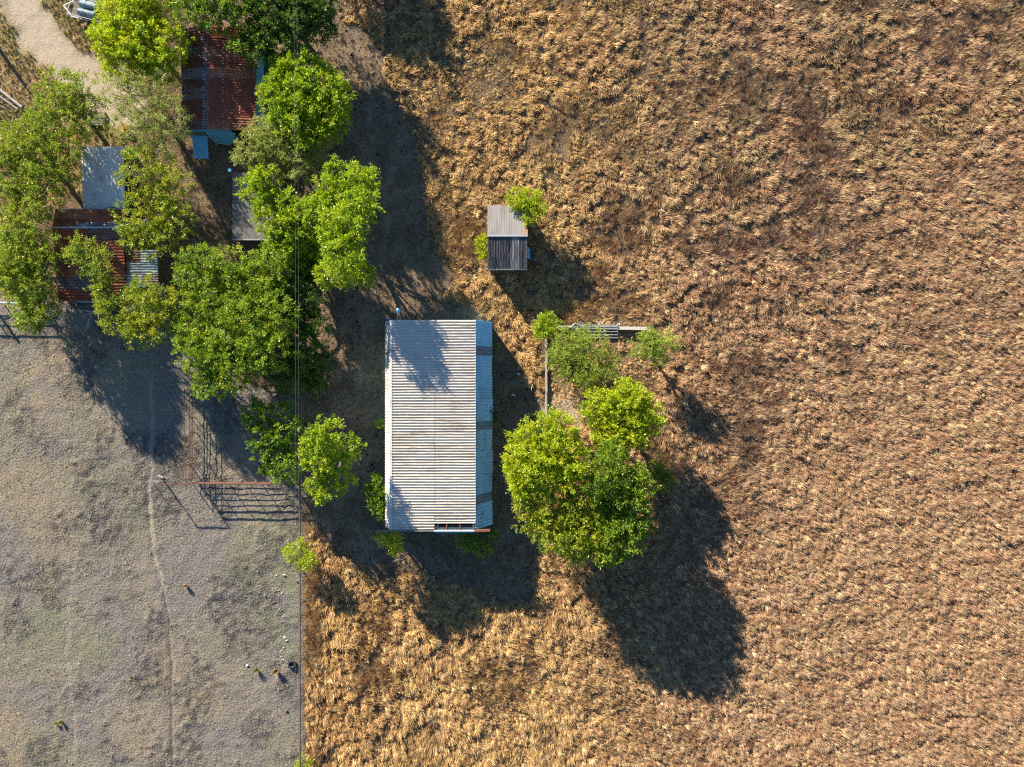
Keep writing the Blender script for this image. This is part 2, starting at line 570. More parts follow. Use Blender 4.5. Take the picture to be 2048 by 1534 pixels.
def ground_material():
    m, nt, b = new_mat('ground_soil')
    geo = node(nt, 'ShaderNodeNewGeometry')
    pos = geo.outputs['Position']
    at = node(nt, 'ShaderNodeAttribute', attribute_name='soil')
    al = node(nt, 'ShaderNodeAttribute', attribute_name='lawn')
    sep = node(nt, 'ShaderNodeSeparateColor')
    nt.links.new(at.outputs['Color'], sep.inputs[0])
    big = noise(nt, pos, 0.16, 4, 0.6, 0.4)
    mid = noise(nt, mapping(nt, pos, (1, 1, 1), (31, 7, 0)), 0.55, 4, 0.62, 0.3)
    fine = noise(nt, pos, 6.0, 3, 0.65)
    vfine = noise(nt, pos, 16.0, 2, 0.7)
    thatch = ramp(nt, fine, [(0.3, (0.09, 0.062, 0.036)), (0.5, (0.18, 0.125, 0.072)), (0.7, (0.30, 0.21, 0.12))])
    p1 = ramp(nt, fine, [(0.28, (0.15, 0.128, 0.098)), (0.5, (0.245, 0.21, 0.163)), (0.72, (0.35, 0.305, 0.24))])
    p2 = ramp(nt, fine, [(0.28, (0.13, 0.115, 0.10)), (0.5, (0.215, 0.19, 0.165)), (0.72, (0.31, 0.28, 0.245))])
    p3 = ramp(nt, fine, [(0.28, (0.13, 0.127, 0.08)), (0.5, (0.21, 0.205, 0.135)), (0.72, (0.30, 0.285, 0.19))])
    grey = node(nt, 'ShaderNodeMapRange')
    grey.inputs['From Min'].default_value = 0.40
    grey.inputs['From Max'].default_value = 0.56
    nt.links.new(big, grey.inputs['Value'])
    pas = mixc(nt, grey.outputs[0], p1, p2)
    ap = node(nt, 'ShaderNodeAttribute', attribute_name='patch')
    sp = node(nt, 'ShaderNodeSeparateColor')
    nt.links.new(ap.outputs['Color'], sp.inputs[0])
    pw = ramp(nt, fine, [(0.28, (0.18, 0.142, 0.09)), (0.5, (0.29, 0.232, 0.155)), (0.72, (0.41, 0.33, 0.225))])
    pas = mixc(nt, math_n(nt, 'MULTIPLY', sp.outputs[2], 0.95), pas, pw)
    pas = mixc(nt, math_n(nt, 'MULTIPLY', sp.outputs[1], 0.95), pas, p3)
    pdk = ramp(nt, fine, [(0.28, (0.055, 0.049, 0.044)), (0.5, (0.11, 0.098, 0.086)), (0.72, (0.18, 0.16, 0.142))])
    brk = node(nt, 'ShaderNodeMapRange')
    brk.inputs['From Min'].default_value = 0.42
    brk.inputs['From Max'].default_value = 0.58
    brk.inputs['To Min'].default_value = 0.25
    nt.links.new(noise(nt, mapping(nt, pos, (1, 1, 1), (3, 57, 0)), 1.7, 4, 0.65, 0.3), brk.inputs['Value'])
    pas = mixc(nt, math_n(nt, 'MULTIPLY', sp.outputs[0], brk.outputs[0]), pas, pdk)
    pas = mixc(nt, math_n(nt, 'MULTIPLY', ap.outputs['Alpha'], 0.85), pas, (0.12, 0.095, 0.085))
    yrd = ramp(nt, fine, [(0.25, (0.135, 0.092, 0.058)), (0.5, (0.25, 0.178, 0.115)), (0.75, (0.37, 0.27, 0.175))])
    ym = node(nt, 'ShaderNodeMapRange')
    ym.inputs['From Min'].default_value = 0.4
    ym.inputs['From Max'].default_value = 0.62
    nt.links.new(mid, ym.inputs['Value'])
    yrd2 = ramp(nt, fine, [(0.25, (0.08, 0.057, 0.038)), (0.5, (0.155, 0.112, 0.076)), (0.75, (0.24, 0.175, 0.12))])
    yrd = mixc(nt, ym.outputs[0], yrd, yrd2)
    lwn = ramp(nt, fine, [(0.3, (0.14, 0.115, 0.05)), (0.5, (0.28, 0.21, 0.10)), (0.7, (0.42, 0.31, 0.17))])
    drv = ramp(nt, fine, [(0.25, (0.35, 0.275, 0.195)), (0.5, (0.47, 0.385, 0.285)), (0.75, (0.56, 0.475, 0.365))])
    c = mixc(nt, sep.outputs[1], thatch, yrd)
    sand = node(nt, 'ShaderNodeSeparateXYZ')
    nt.links.new(pos, sand.inputs[0])
    inpen = math_n(nt, 'MULTIPLY', sp.outputs[2], math_n(nt, 'GREATER_THAN', sand.outputs[0], 2.0))
    inpen = math_n(nt, 'MULTIPLY', inpen, math_n(nt, 'LESS_THAN', sand.outputs[0], 7.5))
    c = mixc(nt, math_n(nt, 'MULTIPLY', inpen, 0.8), c, (0.56, 0.44, 0.31))
    c = mixc(nt, al.outputs['Fac'], c, lwn)
    c = mixc(nt, sep.outputs[0], c, pas)
    c = mixc(nt, sep.outputs[2], c, drv)
    trl = math_n(nt, 'MULTIPLY', at.outputs['Alpha'], math_n(nt, 'SUBTRACT', 0.7, math_n(nt, 'MULTIPLY', ap.outputs['Alpha'], 0.85)))
    c = mixc(nt, trl, c, (0.40, 0.34, 0.25))
    nt.links.new(c, b.inputs['Base Color'])
    b.inputs['Roughness'].default_value = 0.95
    b.inputs['Specular IOR Level'].default_value = 0.1
    clod = noise(nt, mapping(nt, pos, (1, 1, 1), (11, 5, 0)), 6.5, 2, 0.55, 0.3)
    hsum = math_n(nt, 'ADD', math_n(nt, 'MULTIPLY', fine, 0.45), math_n(nt, 'MULTIPLY', vfine, 0.04))
    hsum = math_n(nt, 'ADD', hsum, math_n(nt, 'MULTIPLY', clod, 0.5))
    hsum = math_n(nt, 'MULTIPLY', hsum, math_n(nt, 'SUBTRACT', math_n(nt, 'ADD', 1.0, math_n(nt, 'MULTIPLY', math_n(nt, 'MULTIPLY', sp.outputs[0], sep.outputs[0]), 0.7)), math_n(nt, 'MULTIPLY', sep.outputs[2], 0.75)))
    bump(nt, b, hsum, 0.9, 0.13)
    return m


M['ground'] = ground_material()
gme.materials.append(M['ground'])
ground = bpy.data.objects.new('ground', gme)
col.objects.link(ground)
ground['kind'] = 'structure'


def gz(x, y):
    return float(ground_h(np.array([x]), np.array([y]))[0])


# ------------------------------------------------------------------ the barn
def make_barn():
    ZT, ZR, ZE = 3.3, 3.32, 1.95
    yn = P(0, 640, ZT).y
    ysouth = P(0, 1060, ZT).y
    yhole = P(0, 1044.5, ZT).y
    xw, xe, xr = P(783, 0, ZT).x, P(950, 0, ZT).x, P(868, 0, ZR).x
    xwe, xee = P(770, 0, ZE).x, P(985, 0, ZE).x
    root = thing('metal_barn', 'long barn with pale ribbed metal roof, shaded blue eastern side and a roof hole', 'barn', ((xw + xe) / 2, (yn + ysouth) / 2, 0))
    pitch = 0.2147
    per = 5
    w = pitch * per
    n = int(round((yn - ysouth) / w))
    w = (yn - ysouth) / n
    for i in range(n):
        y0 = yn - i * w
        y1 = y0 - w
        j = random.uniform(-0.03, 0.03)
        jz = random.uniform(0, 0.012)
        MB().sheet((xw - 0.02 + j, y0, ZT + jz), (xr + 0.03, y0, ZR + 0.004 + jz), (xr + 0.03, y1, ZR + 0.004 + jz), (xw - 0.02 + j, y1, ZT + jz), per, 0.06, 0.30, 6, 0.006).build('roof_sheet', M['barn_roof'], root)
    for i in range(n):
        y0 = yn - i * w
        y1 = max(y0 - w, yhole)
        if y0 - y1 < 0.1:
            continue
        rb = max(1, int(round(per * (y0 - y1) / w)))
        j = random.uniform(-0.03, 0.03)
        jz = random.uniform(0, 0.012)
        MB().sheet((xr, y0, ZR - 0.006 + jz), (xe + 0.03 + j, y0, ZT + jz), (xe + 0.03 + j, y1, ZT + jz), (xr, y1, ZR - 0.006 + jz), rb, 0.06, 0.30, 6, 0.006).build('roof_sheet', M['barn_roof'], root)
    # steep eastern side, sheets with three weathered skylight strips between
    def ypx(v):
        return P(0, v, 2.6).y
    segs = [(640, 693, 0), (693, 711, 1), (711, 752, 0), (752, 798, 0), (798, 842, 0), (842, 859, 1), (859, 902, 0), (902, 948, 0), (948, 990, 0), (990, 1008, 1), (1008, 1030, 0), (1030, 1057, 0)]
    for (a, b_, k) in segs:
        y0, y1 = ypx(a), ypx(b_)
        jx = random.uniform(-0.08, 0.03)
        sk = 0.22 if a > 950 else 0.0
        skb = 0.22 if b_ > 950 else 0.0
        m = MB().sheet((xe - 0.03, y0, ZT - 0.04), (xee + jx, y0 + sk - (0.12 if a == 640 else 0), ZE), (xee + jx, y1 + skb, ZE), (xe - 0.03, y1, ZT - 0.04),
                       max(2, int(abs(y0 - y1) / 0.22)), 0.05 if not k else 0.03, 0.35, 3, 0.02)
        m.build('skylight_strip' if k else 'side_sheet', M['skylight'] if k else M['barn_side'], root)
    nw = 14
    for i in range(nw):
        y0 = yn + (ysouth - yn) * i / nw
        y1 = yn + (ysouth - yn) * (i + 1) / nw
        taper = 0.0 if i < 9 else (i - 8) * 0.03
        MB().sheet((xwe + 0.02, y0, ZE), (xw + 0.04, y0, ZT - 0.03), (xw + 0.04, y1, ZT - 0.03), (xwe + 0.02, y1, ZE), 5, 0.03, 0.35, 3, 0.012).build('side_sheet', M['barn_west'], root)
    # eave and ridge trims
    MB().beam((xw - 0.03, yn, ZT + 0.03), (xw - 0.03, ysouth, ZT + 0.03), 0.16, 0.05).build('eave_trim', M['white_wood'], root)
    MB().beam((xe + 0.02, yn, ZT + 0.005), (xe + 0.02, yhole, ZT + 0.005), 0.07, 0.05).build('eave_trim', M['white_wood'], root)
    # walls under the side sheets
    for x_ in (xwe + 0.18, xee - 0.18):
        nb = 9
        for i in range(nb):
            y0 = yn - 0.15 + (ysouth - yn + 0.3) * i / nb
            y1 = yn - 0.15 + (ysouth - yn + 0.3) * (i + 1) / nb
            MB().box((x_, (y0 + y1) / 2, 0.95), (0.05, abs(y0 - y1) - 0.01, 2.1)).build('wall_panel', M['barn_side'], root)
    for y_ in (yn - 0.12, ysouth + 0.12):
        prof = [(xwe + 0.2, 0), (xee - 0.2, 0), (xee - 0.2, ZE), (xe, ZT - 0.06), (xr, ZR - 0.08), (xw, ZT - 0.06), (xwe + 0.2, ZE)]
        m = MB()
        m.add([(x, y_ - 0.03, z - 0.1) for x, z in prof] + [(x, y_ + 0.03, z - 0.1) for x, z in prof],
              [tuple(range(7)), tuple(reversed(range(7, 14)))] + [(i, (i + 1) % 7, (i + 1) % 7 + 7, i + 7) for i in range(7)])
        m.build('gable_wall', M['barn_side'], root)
    # the open bay at the southern end of the roof
    for px in (870, 893, 920, 946.5):
        x_ = P(px, 0, ZT).x
        MB().beam((x_, yhole + 0.5, ZT - 0.06), (x_, ysouth, ZT - 0.06), 0.075, 0.12).build('rafter', M['red_wood'], root)
    MB().beam((xr - 0.02, yhole - 0.03, ZT - 0.0), (xe + 0.02, yhole - 0.03, ZT - 0.0), 0.09, 0.1).build('purlin', M['white_wood'], root)
    MB().beam((xr, ysouth + 0.22, ZT - 0.28), (xe, ysouth + 0.3, ZT - 0.28), 0.06, 0.06).build('purlin', M['red_wood'], root)
    MB().beam((P(872, 0, ZT).x, ysouth + 0.12, ZT - 0.16), (P(878, 0, ZT).x, ysouth + 0.5, ZT - 0.16), 0.05, 0.04).build('brace', M['white_wood'], root)
    # fascia at the southern gable
    xs0, xs1, xs2, xs3 = P(753, 0, ZT).x, P(868, 0, ZT).x, P(949, 0, ZT).x, P(980, 0, ZT - .1).x
    MB().beam((xs0, ysouth - 0.06, ZT - 0.05), (xs1, ysouth - 0.06, ZT - 0.02), 0.1, 0.16).build('fascia_board', M['wood'], root)
    MB().beam((xs1, ysouth - 0.05, ZT - 0.02), (xs2, ysouth - 0.05, ZT - 0.02), 0.09, 0.18).build('fascia_board', M['white_wood'], root)
    MB().beam((xs2, ysouth - 0.06, ZT - 0.06), (xs3, ysouth - 0.04, ZT - 0.12), 0.17, 0.16).build('fascia_board', M['red_wood'], root)
    MB().box(((xs1 + xs2) / 2, ysouth - 0.16, ZT - 0.16), (xs2 - xs1, 0.1, 0.16)).build('shaded_fascia_edge', M['blue_wall'], root)  # overhang edge lying in shade; the shade is painted as blue
    # dark blue flashing on the western side
    yb = ypx(704)
    MB().beam((xwe - 0.02, yb - 0.12, ZE + 0.06), (xw, yb + 0.05, ZT + 0.09), 0.07, 0.03).build('flashing', M['navy'], root)
    MB().tube([(xwe + 0.02, yn - 0.2, ZE + 0.2), (xwe + 0.05, yn + 0.02, ZE + 0.7), (xwe + 0.3, yn + 0.12, ZT - 0.3), (xw + 0.05, yn + 0.06, ZT + 0.06)], 0.06, 8).build('vent_pipe', M['navy'], root)
    return dict(yn=yn, ys=ysouth, xw=xw, xe=xe, xwe=xwe, xee=xee)


B = make_barn()

# round lamp on an arm at the northern gable
lx = P(795, 0, 3.1).x
ly = P(0, 621, 3.1).y
lamp = thing('yard_lamp', 'small round pale lamp shade on an arm over the barn gable', 'lamp', (lx, B['yn'] - 0.09, 2.9))
MB().tube([(lx, B['yn'] - 0.1, 2.9), (lx, B['yn'] + 0.15, 3.05), (lx, ly - 0.1, 3.14), (lx, ly, 3.12)], 0.028, 6).build('arm', M['pipe_pale'], lamp)
m = MB()
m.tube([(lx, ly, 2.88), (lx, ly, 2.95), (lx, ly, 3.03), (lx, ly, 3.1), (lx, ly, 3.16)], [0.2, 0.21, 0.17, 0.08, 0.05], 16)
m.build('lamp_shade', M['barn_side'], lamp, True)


# ------------------------------------------------------------------ sheds
def gable_roof_ns(root, x0, x1, xr, y0, y1, ze, zr, mats, ribs_m=0.2, sheet_w=0.8, ov=0.0, name='roof_sheet', wob=0.01, zw=None):
    """ridge runs north-south at xr; sheets side by side along y"""
    n = max(1, int(round(abs(y1 - y0) / sheet_w)))
    for side, xe_ in ((0, x0), (1, x1)):
        zz = ze if side == 1 or zw is None else zw
        for i in range(n):
            ya = y0 + (y1 - y0) * i / n
            yb = y0 + (y1 - y0) * (i + 1) / n
            j = random.uniform(-0.05, 0.05)
            jz = random.uniform(0, 0.02)
            MB().sheet((xr, ya, zr + jz), (xe_ + j, ya, zz + jz), (xe_ + j, yb, zz + jz), (xr, yb, zr + jz),
                       max(2, int(round(abs(ya - yb) / ribs_m))), 0.035, 0.4, 4, wob).build(name, mats[side], root)


def gable_roof_ew(root, x0, x1, yr, y0, y1, ze, zr, mats, ribs_m=0.2, sheet_w=0.8, zs=None, name='roof_sheet', wob=0.01):
    n = max(1, int(round(abs(x1 - x0) / sheet_w)))
    for side, ye in ((0, y0), (1, y1)):
        zz = ze if side == 0 or zs is None else zs
        for i in range(n):
            xa = x0 + (x1 - x0) * i / n
            xb = x0 + (x1 - x0) * (i + 1) / n
            j = random.uniform(-0.05, 0.05)
            jz = random.uniform(0, 0.02)
            MB().sheet((xa, yr, zr + jz), (xa, ye + j, zz + jz), (xb, ye + j, zz + jz), (xb, yr, zr + jz),
                       max(2, int(round(abs(xa - xb) / ribs_m))), 0.03, 0.4, 4, wob).build(name, mats[side], root)


# --- small grey shed in the field
def small_shed():
    ze, zr = 2.05, 2.55
    x0, x1 = P(975, 0, 2.3).x, P(1055, 0, 2.3).x
    yn, yr, ys = P(0, 411, ze).y, P(0, 470, zr).y, P(0, 538, ze).y
    r = thing('small_shed', 'small shed with half pale grey, half dark ribbed roof alone in dry grass', 'shed', ((x0 + x1) / 2, (yn + ys) / 2, 0))
    n = 4
    for i in range(n):
        xa, xb = x0 + (x1 - x0) * i / n, x0 + (x1 - x0) * (i + 1) / n
        MB().sheet((xa, yr, zr + 0.03), (xa, yn, ze + 0.03), (xb, yn, ze + 0.03), (xb, yr, zr + 0.03), 4, 0.008, 0.4, 4, 0.006).build('roof_sheet', M['shed_grey'], r)
    MB().sheet((x1 - 0.32, yr + 0.02, zr + 0.045), (x1 - 0.22, yr + 0.85, zr - 0.13), (x1 + 0.01, yr + 0.9, zr - 0.14), (x1 + 0.01, yr + 0.02, zr + 0.045), 2, 0.006, 0.4).build('roof_patch', M['shed_patch'], r)
    for i in range(5):
        xa, xb = x0 + (x1 - x0) * i / 5, x0 + (x1 - x0) * (i + 1) / 5
        mt = M['blue_grey'] if i == 3 else M['shed_dark']
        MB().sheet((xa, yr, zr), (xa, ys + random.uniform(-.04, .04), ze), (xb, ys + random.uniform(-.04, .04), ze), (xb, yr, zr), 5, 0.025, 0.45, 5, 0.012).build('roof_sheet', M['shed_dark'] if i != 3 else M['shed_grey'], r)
    MB().beam((x0, yr - 0.06, zr + 0.05), (x1, yr - 0.06, zr + 0.05), 0.13, 0.03).build('ridge_cap', M['pipe_pale'], r)
    MB().beam((x0, ys - 0.02, ze - 0.05), (x1, ys - 0.02, ze - 0.05), 0.04, 0.12).build('fascia_board', M['blue_grey'], r)
    for (a, b_) in (((x0 + .12, yn - .12), (x1 - .12, yn - .12)), ((x0 + .12, ys + .12), (x1 - .12, ys + .12)), ((x0 + .12, yn - .12), (x0 + .12, ys + .12)), ((x1 - .12, yn - .12), (x1 - .12, ys + .12))):
        ln = math.hypot(b_[0] - a[0], b_[1] - a[1])
        k = int(ln / 0.35)
        for i in range(k):
            t = (i + 0.5) / k
            horizontal = abs(b_[0] - a[0]) > 0.1
            yy = a[1] + (b_[1] - a[1]) * t
            top = ze + 0.0 if horizontal else ze + (zr - ze) * (1 - abs(yy - yr) / max(yn - yr, yr - ys))
            MB().box((a[0] + (b_[0] - a[0]) * t, yy, (top - 0.1) / 2), (ln / k - 0.01 if horizontal else 0.03, 0.03 if horizontal else ln / k - 0.01, top + 0.1)).build('wall_board', M['wood'], r)
    # a blue sheet leaning on the eastern wall
    xb_ = x1 + 0.28
    MB().add([(x1 - 0.1, P(0, 497, 0).y, 1.3), (xb_, P(0, 497, 0).y, 0), (xb_, P(0, 520, 0).y, 0), (x1 - 0.1, P(0, 520, 0).y, 1.3)], [(0, 1, 2, 3)]).build('loose_sheet', M['blue_wall'], r)
    m = MB()
    for t, off in ((0.0, 0.0), (0.25, -0.2)):
        m.tube([(x0 + 0.02 + t, P(0, 500, 2.4).y + off, 2.42), (x0 + 0.5 + t, P(0, 536, 2.1).y + off * .1, 2.12)], 0.02, 5)
    m.build('loose_pole', M['navy'], r)


small_shed()


# --- long rust red shed, north-west
def rust_shed():
    ze, zr = 2.0, 2.6
    x0, x1, xr = P(363, 0, ze).x, P(513, 0, ze).x, P(412, 0, zr).x
    yn, ys = P(0, 55, 2.2).y, P(0, 261, 2.2).y
    r = thing('rusty_shed', 'rust red ribbed metal shed with blue walls beneath spreading trees', 'shed', ((x0 + x1) / 2, (yn + ys) / 2, 0))
    gable_roof_ns(r, x0, x1, xr, yn, ys, ze, zr, (M['rust_grey'], M['rust']), 0.2, 0.82)
    m = MB().beam((xr, yn, zr + 0.07), (xr, ys, zr + 0.07), 0.22, 0.025)
    m.build('ridge_cap', M['rust_grey'], r)
    # rows of pale lead fixings beside the ridge
    for px in (418, 447, 478, 507):
        x_ = P(px, 0, 2.4).x
        m = MB()
        t = (x_ - xr) / (x1 - xr)
        z_ = zr + (ze - zr) * t + 0.065
        y_ = ys + 0.15
        while y_ < yn:
            if random.random() < (0.9 if px == 418 else 0.35):
                m.box((x_ + random.uniform(-.02, .02), y_, z_), (0.09, 0.06, 0.015))
            y_ += 0.205
        m.build('fixings', M['pipe_pale'], r)['kind'] = 'stuff'
    m = MB()
    y_ = ys + 0.1
    while y_ < yn:
        if random.random() < 0.75:
            m.box((xr - 0.16 + random.uniform(-.03, .03), y_, zr - 0.0), (0.12, 0.07, 0.12))
        y_ += 0.205
    m.build('fixings', M['pipe_pale'], r)['kind'] = 'stuff'
    k = 9
    for i in range(k):
        ya, yb = yn + (ys - yn) * i / k, yn + (ys - yn) * (i + 1) / k
        MB().sheet((x1 - 0.12, ya, ze - 0.02), (x1 - 0.02, ya, -0.05), (x1 - 0.02, yb, -0.05), (x1 - 0.12, yb, ze - 0.02), 4, 0.02, 0.4).build('wall_sheet', M['blue_wall'], r)
        MB().box((x0 + 0.15, (ya + yb) / 2, 0.95), (0.04, abs(ya - yb) - 0.01, 2.0)).build('wall_sheet', M['blue_wall'], r)
    for i in range(6):
        xa, xb = x0 + 0.2 + (x1 - x0 - 0.35) * i / 6, x0 + 0.2 + (x1 - x0 - 0.35) * (i + 1) / 6
        def zt(x):
            return (zr + (ze - zr) * ((x - xr) / (x1 - xr))) if x > xr else (zr + (ze - zr) * ((xr - x) / (xr - x0)))
        if i == 4:
            continue
        MB().add([(xa, ys - 0.04, -0.05), (xb - 0.01, ys - 0.04, -0.05), (xb - 0.01, ys + 0.02, zt(xb) - 0.06), (xa, ys + 0.02, zt(xa) - 0.06),
                  (xa, ys + 0.06, -0.05), (xb - 0.01, ys + 0.06, -0.05), (xb - 0.01, ys + 0.08, zt(xb) - 0.06), (xa, ys + 0.08, zt(xa) - 0.06)],
                 [(0, 1, 2, 3), (7, 6, 5, 4), (0, 3, 7, 4), (1, 5, 6, 2), (3, 2, 6, 7)]).build('wall_sheet', M['blue_wall'], r)
        MB().add([(xa, yn - 0.06, -0.05), (xb - 0.01, yn - 0.06, -0.05), (xb - 0.01, yn - 0.06, zt(xb) - 0.06), (xa, yn - 0.06, zt(xa) - 0.06)], [(0, 1, 2, 3)]).build('wall_sheet', M['blue_wall'], r)
    # a wall sheet that has come loose and slants out
    z1 = 1.9
    a, b_, c, d = P(411, 262, z1), P(472, 266, 1.6), P(463, 288, 0.3), P(433, 287, 0.3)
    MB().add([a, b_, c, d], [(0, 1, 2, 3)]).build('loose_sheet', M['blue_wall'], r)
    MB().beam(P(411, 262, 1.95), P(434, 289, 0.4), 0.05).build('brace', M['white_wood'], r)
    MB().beam(P(436, 286, 0.6), P(462, 290, 0.3), 0.05).build('brace', M['white_wood'], r)
    MB().beam(P(375, 267, 1.85), P(412, 267, 1.85), 0.14, 0.08).build('eave_board', M['wood'], r)


rust_shed()

# lean-to with the bright blue roof south of it
r = thing('lean_to', 'narrow lean-to with plain blue roof south of the rust red shed', 'lean-to', P(400, 294, 0))
for i in range(3):
    xa, xb = P(386 + 10 * i, 0, 1.5).x, P(396 + 10 * i, 0, 1.5).x
    MB().sheet((xa, P(0, 272, 1.65).y, 1.65), (xa, P(0, 317, 1.4).y, 1.4), (xb, P(0, 317, 1.4).y, 1.4), (xb, P(0, 272, 1.65).y, 1.65), 3, 0.012, 0.3).build('roof_sheet', M['blue_wall'], r)
for (px, py) in ((388, 275), (413, 275), (388, 314), (413, 314)):
    p = P(px, py, 1.4)
    MB().beam((p.x, p.y, -0.1), (p.x, p.y, 1.38 if py > 300 else 1.6), 0.08).build('post', M['wood'], r)
r = thing('propped_pole_stack', 'thin pale poles propped upright beside the blue lean-to', 'poles', P(424, 300, 0))
for (a, b_) in ((P(418, 276, 1.5), P(417, 322, 0)), (P(419, 278, 1.5), P(430, 318, 0)), (P(432, 286, 1.2), P(427, 321, 0))):
    MB().tube([a, b_], 0.025, 5).build('pole', M['wood'], r)


# --- broad rusty shed on the western edge
def west_shed():
    zr, zn, zs = 2.9, 2.45, 2.0
    x0, x1 = P(112, 0, 2.4).x, P(250, 0, 2.4).x
    yn, yr, ys = P(0, 419, zn).y, P(0, 456, zr).y, P(0, 602, zs).y
    r = thing('broad_rusty_shed', 'broad low shed with patched rust brown roof among western trees', 'shed', ((x0 + x1) / 2, (yn + ys) / 2, 0))
    # ribs run east-west, sheets stacked down the slope
    def rows(xa, xb, ya, za, yb, zb, n, mats):
        for i in range(n):
            t0, t1 = i / n, (i + 1) / n
            y0_, y1_ = ya + (yb - ya) * t0, ya + (yb - ya) * t1 - 0.02
            z0_, z1_ = za + (zb - za) * t0, za + (zb - za) * t1
            k = 2
            for c in range(k):
                xc0, xc1 = xa + (xb - xa) * c / k + random.uniform(-.03, .03), xa + (xb - xa) * (c + 1) / k + 0.03
                jz = random.uniform(0, 0.025)
                MB().sheet((xc0, y0_, z0_ + jz), (xc1, y0_, z0_ + jz), (xc1, y1_, z1_ + jz), (xc0, y1_, z1_ + jz), max(2, int(abs(y0_ - y1_) / 0.19)), 0.035, 0.4, 4, 0.012).build('roof_sheet', random.choice(mats), r)
    rows(x0, x1, yn, zn, yr, zr, 2, [M['rust']])
    rows(x0, x1, yr, zr, ys, zs, 6, [M['rust'], M['rust'], M['rust_grey']])
    rows(x1 + 0.02, P(316, 0, 2.2).x, P(0, 500, 2.45).y, 2.45, P(0, 574, 2.1).y, 2.1, 3, [M['blue_grey'], M['rust_grey']])
    MB().beam((x0 - 0.1, yr + 0.03, zr + 0.06), (x1, yr + 0.03, zr + 0.06), 0.12, 0.03).build('ridge_cap', M['pipe_pale'], r)
    MB().sheet((x0 + 1.8, yr + 0.42, zr - 0.02), (x1, yr + 0.42, zr - 0.02), (x1, yr + 0.12, zr + 0.04), (x0 + 1.8, yr + 0.12, zr + 0.04), 2, 0.03, 0.4, 6, 0.03).build('ridge_sheet', M['blue_grey'], r)
    MB().beam((x0, yn + 0.04, zn + 0.03), (x1, yn + 0.04, zn + 0.03), 0.05, 0.05).build('eave_trim', M['pipe_pale'], r)
    k = 10
    for i in range(k):
        xa, xb = x0 + 0.1 + (x1 - x0 - 0.2) * i / k, x0 + 0.1 + (x1 - x0 - 0.2) * (i + 1) / k
        mt = M['blue_wall'] if i in (1, 2, 3) else M['dark_wall']
        MB().box(((xa + xb) / 2, ys + 0.12, zs / 2 - 0.05), (xb - xa - 0.01, 0.05, zs)).build('wall_board', mt, r)
        MB().box(((xa + xb) / 2, yn - 0.12, zn / 2 - 0.05), (xb - xa - 0.01, 0.05, zn)).build('wall_board', M['dark_wall'], r)
    for x_ in (x0 + 0.1, x1 - 0.1):
        k = 12
        for i in range(k):
            ya = yn - 0.2 + (ys - yn + 0.4) * (i + 0.5) / k
            top = zs + (zr - zs) * max(0, 1 - abs(ya - yr) / abs(yr - ys)) - 0.1
            if ya > yr:
                top = zr + (zn - zr) * (ya - yr) / (yn - yr) - 0.1
            MB().box((x_, ya, top / 2 - 0.05), (0.05, abs(ys - yn) / k - 0.05, top)).build('wall_board', M['dark_wall'], r)
    for px in (254, 312):
        p = P(px, 572, 2.05)
        MB().beam((p.x, p.y, -0.1), (p.x, p.y, 2.08), 0.12).build('post', M['wood'], r)
    p = P(312, 503, 2.4)
    MB().beam((p.x, p.y, -0.1), (p.x, p.y, 2.42), 0.12).build('post', M['wood'], r)
    MB().beam(P(316, 498, 2.42), P(316, 576, 2.05), 0.06, 0.1).build('fascia_board', M['wood'], r)


west_shed()


# --- white metal roof between the trees
def white_shed():
    zn, zs = 2.2, 1.9
    x0, x1 = P(165, 0, 2).x, P(249, 0, 2).x
    yn, ys = P(0, 293, zn).y, P(0, 416, zs).y
    r = thing('white_roofed_shed', 'small shed with white sheet roof dappled by tree shade', 'shed', ((x0 + x1) / 2, (yn + ys) / 2, 0))
    n = 4
    for i in range(n):
        xa, xb = x0 + (x1 - x0) * i / n, x0 + (x1 - x0) * (i + 1) / n
        jz = random.uniform(0, .02)
        MB().sheet((xa, yn, zn + jz), (xa, ys, zs + jz), (xb, ys + random.uniform(-.1, .1), zs + jz), (xb, yn, zn + jz), 3, 0.02, 0.3, 4, 0.01).build('roof_sheet', M['white_metal'], r)
    for (xa, ya) in ((x0 + .1, yn - .1), (x1 - .1, yn - .1), (x0 + .1, ys + .15), (x1 - .1, ys + .15)):
        MB().beam((xa, ya, -0.1), (xa, ya, 2.1 if ya == yn - .1 else 1.88), 0.12).build('post', M['wood'], r)
    for i in range(8):
        ya = yn - .1 + (ys - yn + .3) * (i + .5) / 8
        MB().box((x1 - 0.1, ya, 0.9), (0.04, abs(ys - yn) / 8 - 0.05, 1.9)).build('wall_board', M['dark_wall'], r)
        MB().box((x0 + 0.1, ya, 0.9), (0.04, abs(ys - yn) / 8 - 0.05, 1.9)).build('wall_board', M['dark_wall'], r)


white_shed()


